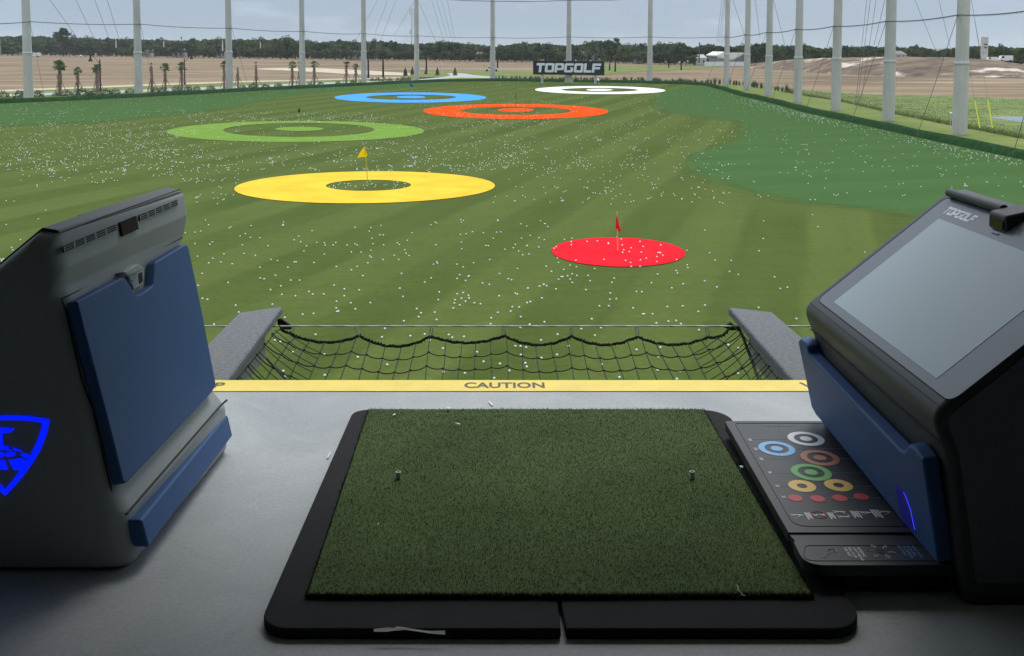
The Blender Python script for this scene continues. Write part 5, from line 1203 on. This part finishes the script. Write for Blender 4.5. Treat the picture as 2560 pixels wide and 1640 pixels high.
# latch in the notch
mb = MB(); mb.prism([p-LO for p in on(bp_, [c4(838, 700), c4(925, 655), c4(958, 672), c4(955, 772), c4(890, 806), c4(866, 740)], .012)], -bp_.n*.02); o = fix(mb.build('latch', shell, lk)); bevel(o, .003); lt = o
mb = MB(); mb.prism([p-LO for p in on(bp_, [c4(822, 690), c4(908, 636), c4(932, 640), c4(960, 664), c4(942, 682), c4(855, 716)], .036)], -bp_.n*.036); o = fix(mb.build('latch_hood', shell, lt)); bevel(o, .006)
mb = MB(); mb.prism([p-LO for p in on(bp_, [c4(922, 700), c4(944, 690), c4(950, 752), c4(928, 768)], .0145)], -bp_.n*.004); fix(mb.build('slot', dkm, lt))
cc = bp_.at(*c4(863, 752), .014)-LO; a_ = Vector((0, 1, 0)); b__ = bp_.n.cross(a_).normalized()
mb = MB(); mb.tube([cc, cc+bp_.n*.005], .0075, 12); mb.build('key_lock', steel, lt)
mb = MB(); mb.tube([cc+bp_.n*.003, cc+bp_.n*.0062], .0045, 10); mb.build('keyhole', dkm, lt)
# dark cap along the top edge
cs_n = [(-1.3445, 1.071), (-1.352, 1.079), (-1.400, 1.0865), (-1.425, 1.066), (-1.56, .955), (-1.556, .948)]; cs_f = [(-1.2335, 1.065), (-1.240, 1.074), (-1.288, 1.0915), (-1.312, 1.072), (-1.448, .960), (-1.444, .953)]
v = [Vector((x_, 3.035, z_))-LO for x_, z_ in cs_n]+[Vector((x_, 3.905, z_))-LO for x_, z_ in cs_f]; k_ = len(cs_n)
o = fix(mesh_obj('top_cap', v, [tuple(range(k_)), tuple(range(k_, 2*k_))]+[(i, (i+1) % k_, k_+(i+1) % k_, k_+i) for i in range(k_)], shell2, lk)); bevel(o, .003, 2, 20)
# top bar on the neighbour's screen side
mb = MB(); a0 = Vector((-1.378, 3.27, 1.078)); b0 = Vector((-1.300, 3.84, 1.083)); mb.tube([a0-LO, b0-LO], .009, 8); mb.build('hood_bar', shell2, lk)
# glowing shield on the end face
glow = mat('logo_blue', (0, 0, .02), .5, emit=(0.0, .008, 1.0), estr=1.0)
def cs(x, y, Y=2.9785): return ony(x*.1688, 1000+y*.1688, Y)-LO
outer = [(75, 228), (300, 231), (500, 247), (735, 290), (692, 500), (605, 715), (505, 895), (350, 1110), (200, 1290), (75, 1418)]
inner = [(75, 297), (260, 295), (450, 308), (632, 335), (598, 480), (540, 640), (452, 815), (340, 975), (200, 1175), (75, 1322)]
mir = lambda p: (150-p[0], p[1])
mb = MB()
for fn in (lambda p: p, mir):
    for k in range(len(outer)-1):
        q = [cs(*fn(outer[k])), cs(*fn(outer[k+1])), cs(*fn(inner[k+1])), cs(*fn(inner[k]))]; mb.prism(q, (0, -.0015, 0))
    for poly in ([(50, 672), (150, 690), (140, 697), (60, 686)], [(50, 700), (120, 712), (190, 745), (60, 735)], [(190, 705), (270, 722), (332, 757), (230, 750)], [(75, 795), (130, 770), (205, 766), (236, 795), (200, 828), (100, 842)], [(298, 785), (400, 788), (452, 828), (420, 868), (320, 825)],
                 [(130, 892), (290, 858), (440, 900), (345, 1018), (210, 1038)]):
        mb.prism([cs(*fn(p)) for p in poly], (0, -.0015, 0))
for poly in ([(-75, 420), (0, 405), (100, 407), (215, 430), (170, 470), (40, 497), (-20, 492)], [(-8, 496), (34, 496), (50, 745), (-8, 745)], [(-10, 780), (15, 780), (38, 838), (-10, 838)], [(-60, 886), (60, 886), (124, 1028), (-70, 1030)]):
    mb.prism([cs(*p) for p in poly], (0, -.0015, 0))
fix(mb.build('shield_logo', glow, lk))
tag(lk, 'dark grey kiosk with blue door and glowing blue shield at the left', 'kiosk')
# ---- right kiosk
rk = empty('game_kiosk', (1.7, 3.4, 0)); RO = rk.location
YN2, YF2 = 2.80, 4.0
nearR = [(1.405, 0), (1.352, .38), (1.338, .46), (1.288, .578), (1.88, 1.065), (1.95, 1.070), (1.975, .96), (1.96, .90), (1.98, .86), (2.10, .26), (2.15, .18), (2.18, 0)]
v, f = loft(nearR, nearR, [.02, .03, .05, .07, .03, .02, .03, .03, 0, .05, .04, .03], YN2, YF2, .022, .03)
smooth_obj(fix(mesh_obj('shell', sub(v, RO), f, shell2, rk)), 50)
# end panel, 4 mm proud of the rim
pe = inset(fillet([Vector(p) for p in nearR], [.02, .03, .05, .07, .03, .02, .03, .03, 0, .05, .04, .03]), .034, True if sum(nearR[i-1][0]*nearR[i][1]-nearR[i][0]*nearR[i-1][1] for i in range(12)) > 0 else False)
mb = MB(); mb.prism([Vector((q.x, YN2-.003, max(.07, q.y)))-RO for q in pe], (0, .006, 0)); fix(mb.build('end_panel', mat('end_panel', (.13, .15, .16), .6), rk))
sl = Kp((1.288, 2.8, .578), (1.88, 2.8, 1.065), (1.288, 4.0, .578), Vector((-1, 0, 1)))
c8 = lambda x, y: (1900+x*.4286, 440+y*.4286); c9 = lambda x, y: (1780+x*.3247, 1020+y*.3247); cA = lambda x, y: (2180+x*.158, 440+y*.158)
def paral(tl, bl, br): tl, bl, br = sl.at(*tl), sl.at(*bl), sl.at(*br); return tl, bl, br, tl+br-bl
def rrect(tl, bl, br, tr, r, off, seg=6):
    U = (br-bl); V = (tl-bl); u = U.normalized(); w_ = V.normalized(); lu, lv = U.length, V.length
    pts = fillet([Vector((0, 0)), Vector((lu, 0)), Vector((lu, lv)), Vector((0, lv))], [r]*4, seg)
    return [bl+u*p.x+w_*p.y+sl.n*off for p in pts]
tl, bl, br, tr = paral(c8(1085, 122), c8(345, 720), c8(1100, 1335))
# keep the quad square to the kiosk
def sq(tl, bl, br):
    y_far = max(tl.y, bl.y); y_far = (tl.y+bl.y)/2; u_dir = Vector((.592, 0, .487)).normalized()
    lo = (bl-sl.p).dot(u_dir); lo2 = (br-sl.p).dot(u_dir); lo = (lo+lo2)/2; hi = (tl-sl.p).dot(u_dir)
    P_ = lambda s, y: Vector((sl.p.x+u_dir.x*s, y, sl.p.z+u_dir.z*s))
    return P_(hi, y_far), P_(lo, y_far), P_(lo, br.y), P_(hi, br.y)
tl, bl, br, tr = sq(tl, bl, br); print('bezel', tl, bl, br)
rim_pts = rrect(tl, bl, br, tr, .045, .0018)
mb = MB(); mb.tube([p-RO for p in rim_pts+[rim_pts[0]]], .0016, 5); mb.build('bezel_seam', seam, rk)
mb = MB(); mb.prism([p-RO for p in rrect(tl, bl, br, tr, .045, .002)], -sl.n*.004); bz = fix(mb.build('screen_bezel', mat('bezel_glass', (.115, .135, .165), .32, coat=.3), rk))
a, b, c, d_ = sq(sl.at(*c8(1015, 240)), sl.at(*c8(460, 752)), sl.at(*c8(1028, 1190))); print('screen', a, b, c)
mb = MB(); mb.prism([p-RO for p in rrect(a, b, c, d_, .004, .0032)], -sl.n*.003); fix(mb.build('screen', mat('screen_off', (.33, .415, .455), .30, coat=.45), bz))
w0, w1, w2 = sl.at(*cA(1105, 585), .0024), sl.at(*cA(1545, 745), .0024), sl.at(*cA(1158, 482), .0024)
uu = (w1-w0)/(word_len('TOPGOLF')-.12); vv = w2-w0; vv = sl.n.cross(uu).normalized()*vv.length*.93
if vv.z < 0: vv = -vv
mb = MB(); logo_word(mb, lambda u, v: w0+uu*u+vv*v-RO, 'TOPGOLF', sl.n*.0006); fix(mb.build('logo_lettering', mat('logo_white', (.85, .88, .95), .5), bz))
# top roller bar and sensor hood
p0 = sl.at(*cA(1225, 262), .018); p1 = sl.at(*cA(1900, 470), .018); 
ud = Vector((.592, 0, .487)).normalized(); top_s = .745
yb0 = p0.y; yb1 = p1.y
bar0 = p0; bar1 = p1+(p1-p0)*.25; print('bar', bar0, bar1)
mb = MB(); mb.tube([bar0-RO, bar1-RO], .017, 14); o = fix(mb.build('roller_bar', shell2, rk)); smooth_obj(o)
h0 = sl.at(*cA(1855, 800)); h1 = sl.at(*cA(2115, 915)); yh0, yh1 = h0.y, h1.y; xh = (h0.x+h1.x)/2; zh = (h0.z+h1.z)/2; topz = ony(*cA(1855, 545), yh0).z; print('hood', h0, h1, topz)
mb = MB(); q = [(xh, zh-.01), (xh-.004, topz), (1.93, max(topz, 1.085)+.005), (1.99, 1.06), (1.99, .98)]
mb.prism([Vector((x_, yh0, z_))-RO for x_, z_ in q], (0, yh1-yh0, 0)); o = fix(mb.build('sensor_hood', shell2, rk)); bevel(o, .012, 3, 30); hd = o
mb = MB(); mb.prism([Vector((xh-.008, y_, z_))-RO for y_, z_ in ((yh0-.018, zh+.008), (yh1+.012, zh+.008), (yh1+.012, topz-.02), (yh0-.018, topz-.02))], (.006, 0, 0)); fix(mb.build('sensor_window', mat('sensor_window', (.010, .012, .006), .12), hd))
for q_ in ((cA(1215, 345), cA(1280, 368), cA(1298, 350)), (cA(1900, 900), cA(1995, 935), cA(2012, 915))):
    mb = MB(); mb.tube([sl.at(*p, .003)-RO for p in q_], .0016, 5); mb.build('tab_seam', seam, bz)
# crease between body and slope, seam under the bulge
mb = MB(); mb.tube([Vector((1.3125, YN2+.03, .6015))-RO, Vector((1.3125, YF2-.03, .6015))-RO], .0012, 5); mb.build('seam', seam, rk)
mb = MB(); mb.tube([Vector((1.322, YN2+.02, .488))-RO, Vector((1.322, YF2-.02, .488))-RO], .0022, 5); mb.build('seam', seam, rk)
# blue front panel
fp = Kp((1.283, 2.8, .45), (1.348, 2.8, .10), (1.283, 4.0, .45), Vector((-1, 0, 0)))
poly = [(1994, 852), (2000, 845), (2012, 856), (2018, 868), (2021, 884), (2026, 892), (2143, 1016), (2250, 1126), (2259, 1128), (2264, 1120), (2271, 1111), (2283, 1118), (2306, 1150), (2309, 1165), (2320, 1240), (2346, 1408), (2340, 1412), (2056, 1058), (2040, 1040), (2028, 1018), (2004, 900)]
mb = MB(); mb.prism([p-RO for p in on(fp, poly)], -fp.n*.052); o = fix(mb.build('blue_panel', blue, rk)); bevel(o, .011, 4, 50)
mb = MB(); mb.prism([p-RO for p in on(fp, [c9(1408, 585), c9(1440, 612), c9(1480, 650), c9(1530, 790), c9(1566, 940), c9(1490, 905), c9(1442, 780)], .0015)], -fp.n*.004); ch = fix(mb.build('ball_chute', mat('chute_painted_glow', (.004, .004, .03), .5, emit=(0, 0, .5), estr=.10), rk))  # flat dark plate for the opening; strip's blue light painted in as faint emission
mb = MB(); mb.tube([p-RO for p in on(fp, [c9(1474, 648), c9(1490, 680), c9(1530, 790), c9(1553, 905), c9(1563, 938)], .004)], .0013, 5); mb.build('light_strip', mat('led_blue', (0, 0, .1), .5, emit=(.05, .05, 1.0), estr=.9), ch)
tag(rk, 'black kiosk with tilted blank touchscreen and blue front panel at the right', 'kiosk')
# ---- target map panel (ball tray) on the floor beside the mat
ZT = .1
tr_ = empty('target_map_panel', (1.15, 3.4, 0)); TO = tr_.location
pan = mat('panel_black', (.024, .027, .030), .42, noise=.08, nscale=3)
Y1 = 3.982; Yg = onz(*D(1835, 1250), ZT).y; Yg2 = onz(*D(1850, 1270), ZT).y; Y0 = onz(*D(2000, 1327), ZT).y
def rp2d(pts, rad): return [Vector((p.x, p.y, ZT))-TO for p in fillet([Vector(q) for q in pts], rad)]
mb = MB(); mb.prism(rp2d([(.974, Y1), (1.40, Y1), (1.40, Yg), (.955, Yg)], [.02, 0, 0, .004]), (0, 0, -.035)); o = fix(mb.build('map_plate', pan, tr_)); bevel(o, .003); mp8 = o
mb = MB(); mb.prism([p+Vector((0, 0, -.006)) for p in rp2d([(.957, Yg-.0005), (1.40, Yg-.0005), (1.40, Yg2+.0005), (.965, Yg2+.0005)], [0]*4)], (0, 0, -.02)); fix(mb.build('channel', pan, tr_))
mb = MB(); mb.prism(rp2d([(.953, Yg2), (1.40, Yg2), (1.40, Y0), (.944, Y0)], [.004, 0, 0, .075]), (0, 0, -.035)); o = fix(mb.build('instruction_plate', pan, tr_)); bevel(o, .003); ip = o
mb = MB(); mb.prism([Vector((x_, y_, .065))-TO for x_, y_ in ((1.075, Y0+.03), (1.40, Y0+.03), (1.40, Y1-.02), (1.075, Y1-.02))], (0, 0, -.064)); fix(mb.build('base', seam, tr_))
mb = MB(); mb.prism([Vector((x_, y_, .0645))-TO for x_, y_ in ((.975, Y0+.08), (1.07, Y0+.03), (1.07, Y1-.02), (.99, Y1-.02))], (0, 0, -.028)); fix(mb.build('underside_lip', seam, tr_))
def loopline(pts, rad, parent, r=.0011):
    q = [p+Vector((0, 0, .0006)) for p in rp2d(pts, rad)]; mb = MB(); mb.tube(q+[q[0]], r, 5); mb.build('inlay_line', seam, parent)
il = onz(*c9(175, 118), ZT); ib = onz(*c9(600, 912), ZT)
loopline([(il.x, il.y), (1.395, il.y), (1.395, ib.y), (.985, ib.y)], [.02, .001, .001, .05], mp8)
a = onz(*c9(730, 1060), ZT); b = onz(*c9(800, 1178), ZT); loopline([(a.x-.005, a.y), (1.36, a.y), (1.36, b.y), (b.x-.04, b.y)], [.025, .03, .02, .03], ip)
def flat_ring(cx, cy, hwpx, hole, dot, col, nm='ring_mark'):
    c = onz(cx, cy, ZT+.0012); r = hwpx*.1754/FPX*(c-CAM).length*math.cos(math.atan2(0, 1))*.985
    mb = MB(); n = 40; z = .0012
    P_ = lambda rr, k: Vector((c.x+rr*math.cos(2*math.pi*k/n), c.y+rr*math.sin(2*math.pi*k/n), ZT+z))-TO
    if hole:
        for k in range(n): mb.add([P_(r, k), P_(r, k+1), P_(r*hole, k+1), P_(r*hole, k)], [(0, 1, 2, 3)])
    else: mb.add([P_(r, k) for k in range(n)], [tuple(range(n))])
    if dot: mb.add([P_(r*dot, k) for k in range(n)], [tuple(range(n))])
    mb.build(nm, mat('mark', col, .5), mp8)
E6 = lambda x, y: (1900+x*.1754, 1050+y*.1754)
flat_ring(*E6(655, 265), 233, .655, .33, (.72, .75, .78)); flat_ring(*E6(238, 405), 236, .655, .33, (.20, .46, .82)); flat_ring(*E6(855, 535), 245, .66, .33, (.42, .17, .10)); flat_ring(*E6(730, 742), 255, .655, .33, (.13, .42, .12))
flat_ring(*E6(600, 938), 174, .38, 0, (.72, .50, .13)); flat_ring(*E6(1118, 928), 176, .38, 0, (.66, .45, .12))
for x, y in ((502, 1109), (822, 1118), (1140, 1109), (1443, 1090)): flat_ring(*E6(x, y), 93, 0, 0, (.50, .045, .06))
lnm = mat('guide_line', (.34, .36, .38), .6); lbm = mat('print_grey', (.68, .70, .71), .6); prt = mat('print_white', (.72, .74, .74), .6)
mb = MB()
for (x0, y0, x1) in ((290, 240, 990), (330, 314, 1040), (372, 390, 1090), (440, 500, 1190), (500, 603, 1250), (550, 692, 1300)):
    a = onz(*c9(x0, y0), ZT); b = onz(*c9(x1, y0), ZT); mb.box(Vector(((a.x+b.x)/2, a.y, ZT+.0004))-TO, (b.x-a.x, .0012, .0006))
mb.build('guide_lines', lnm, mp8)
for s_, (x, y) in zip(('185', '150', '120', '90', '50', '25'), ((276, 236), (318, 305), (362, 382), (428, 490), (487, 594), (533, 678))):
    p = onz(*c9(x, y), ZT); text_mesh('distance_number', s_, .017, lbm, mp8, p-TO, (0, -1, 0), (1, 0, 0), (0, 0, 1), bold=.0004, depth=.0012)
# faint name across the top
w0 = onz(*c9(380, 142), ZT)-TO; w1 = onz(*c9(650, 140), ZT)-TO; ww = (w1-w0)/word_len('TOPGOLF')
mb = MB(); logo_word(mb, lambda u, v: Vector((w0.x+ww.x*u, w0.y+.020*v, ZT+.0004)), 'TOPGOLF', (0, 0, .0004)); mb.build('name_lettering', mat('faint_print', (.075, .08, .085), .45), mp8)
# pictograms of golfers and their small captions, turned to read towards the player
def picto(x, y, pose, red=False):
    p = onz(*c9(x, y), ZT)-TO; mb = MB(); s = .021
    def T(u, v): return Vector((p.x+v*s, p.y-u*s, ZT+.0012))     # u along -Y, v along +X
    def limb(a, b, w_): 
        a = Vector(a); b = Vector(b); d = (b-a).normalized(); n_ = Vector((-d.y, d.x))*w_/2; mb.add([T(*(a+n_)), T(*(b+n_*.7)), T(*(b-n_*.7)), T(*(a-n_))], [(0, 1, 2, 3)])
    mb.add([T(.1+.16*math.cos(k*math.pi/4), 1.75+.16*math.sin(k*math.pi/4)) for k in range(8)], [tuple(range(8))])
    limb((.05, 1.6), (-.05, .9), .38); limb((-.05, .95), (-.28, 0), .2); limb((0, .95), (.3, 0), .2)
    ends = [((.1, 1.5), (.55, 1.1)), ((.1, 1.5), (-.5, 1.9)), ((.1, 1.5), (.6, 1.6)), ((.1, 1.5), (.5, .8)), ((.1, 1.5), (.55, 1.4))][pose]
    limb(*ends, .14); e = ends[1]; limb(e, (e[0]+(.5 if pose != 1 else .3), e[1]-(.9 if pose in (0, 3, 4) else -.6)), .06)
    mb.build('golfer_pictogram', prt, mp8)
    if red:
        mb = MB(); mb.tube([T(1.15*math.cos(k*math.pi/10)+.05, 1.0+1.15*math.sin(k*math.pi/10)) for k in range(21)], .0009, 4); mb.tube([T(-.8, .3), T(.9, 1.8)], .0009, 4); mb.build('no_symbol', mat('mark_red', (.45, .05, .05), .6), mp8)
for x, y, pz, rd in ((625, 825, 0, 0), (795, 825, 1, 1), (950, 800, 2, 0), (985, 838, 1, 0), (1150, 805, 3, 0), (1300, 800, 4, 0)): picto(x-18, y, pz, rd)
def caption(x, y, n, w_):
    mb = MB()
    for k in range(n):
        a = onz(*c9(x+k*16, y+((k*7) % 3)), ZT)-TO; ll = w_*(1-.12*((k*5) % 3)); mb.box((a.x, a.y-ll/2, ZT+.0006), (.0038, ll, .0006))
    mb.build('caption_lines', lbm, mp8)
for x, y, n_, w_ in ((712, 805, 3, .050), (888, 805, 3, .046), (1065, 793, 4, .050), (1218, 783, 4, .058)): caption(x, y, n_, w_)
# instruction plate: club outline, captions, sensor hole
def outline(pts, parent, r=.0013, m=lbm, nm='outline_mark', closed=True):
    mb = MB(); q = [onz(x, y, ZT+.001)-TO for x, y in pts]; mb.tube(q+([q[0]] if closed else []), r, 4); mb.build(nm, m, parent)
outline([c9(855, 1145), c9(868, 1152), c9(932, 1100), c9(950, 1112), c9(960, 1104), c9(950, 1090), c9(925, 1084), c9(893, 1084), c9(893, 1092), c9(917, 1094)], ip, nm='club_outline')
ctr = onz(*c9(1298, 1106), ZT)
mb = MB(); mb.lathe([(.0135, ZT+.0012), (.0136, ZT+.0003)], c=(ctr.x-TO.x, ctr.y-TO.y, 0), n=20); mb.build('sensor_hole', seam, ip)
for k in range(6):
    an = 2*math.pi*(k+.5)/6+.3; q = []
    for j in range(9):
        b_a = math.pi*2*j/8; lx = .033+.0105*math.cos(b_a); ly = .0042*math.sin(b_a); q.append(Vector((ctr.x+lx*math.cos(an)-ly*math.sin(an), ctr.y+lx*math.sin(an)+ly*math.cos(an), ZT+.001))-TO)
    mb = MB(); mb.tube(q, .0011, 4); mb.build('ray_outline', lbm, ip)
for s_, (x, y), mm in (('BLINKING\nLIGHT MEANS\nBALL IS ON\nTHE WAY', (1115, 1075), lbm), ('WAVE YOUR\nCLUB HERE\nTO DISPENSE\nNEXT BALL', (1528, 1060), mat('print_blue', (.18, .33, .52), .6))):
    p = onz(*c9(x, y), ZT); text_mesh('instruction_lettering', s_, .0125, mm, ip, p-TO, (0, -1, 0), (1, 0, 0), (0, 0, 1), bold=.0003, depth=.0011, spacing=1.15)
tag(tr_, 'black floor panel printed with the coloured target map, right of the mat', 'target map panel')
p = onz(2012, 1343, ZT-.016); mb = MB(); mb.lathe([(.004, ZT-.016), (.0035, ZT-.010)], c=(p.x, p.y, 0), n=8); tag(mb.build('gravel_bit', teem), 'small grey pebble in the channel of the floor panel', 'pebble')
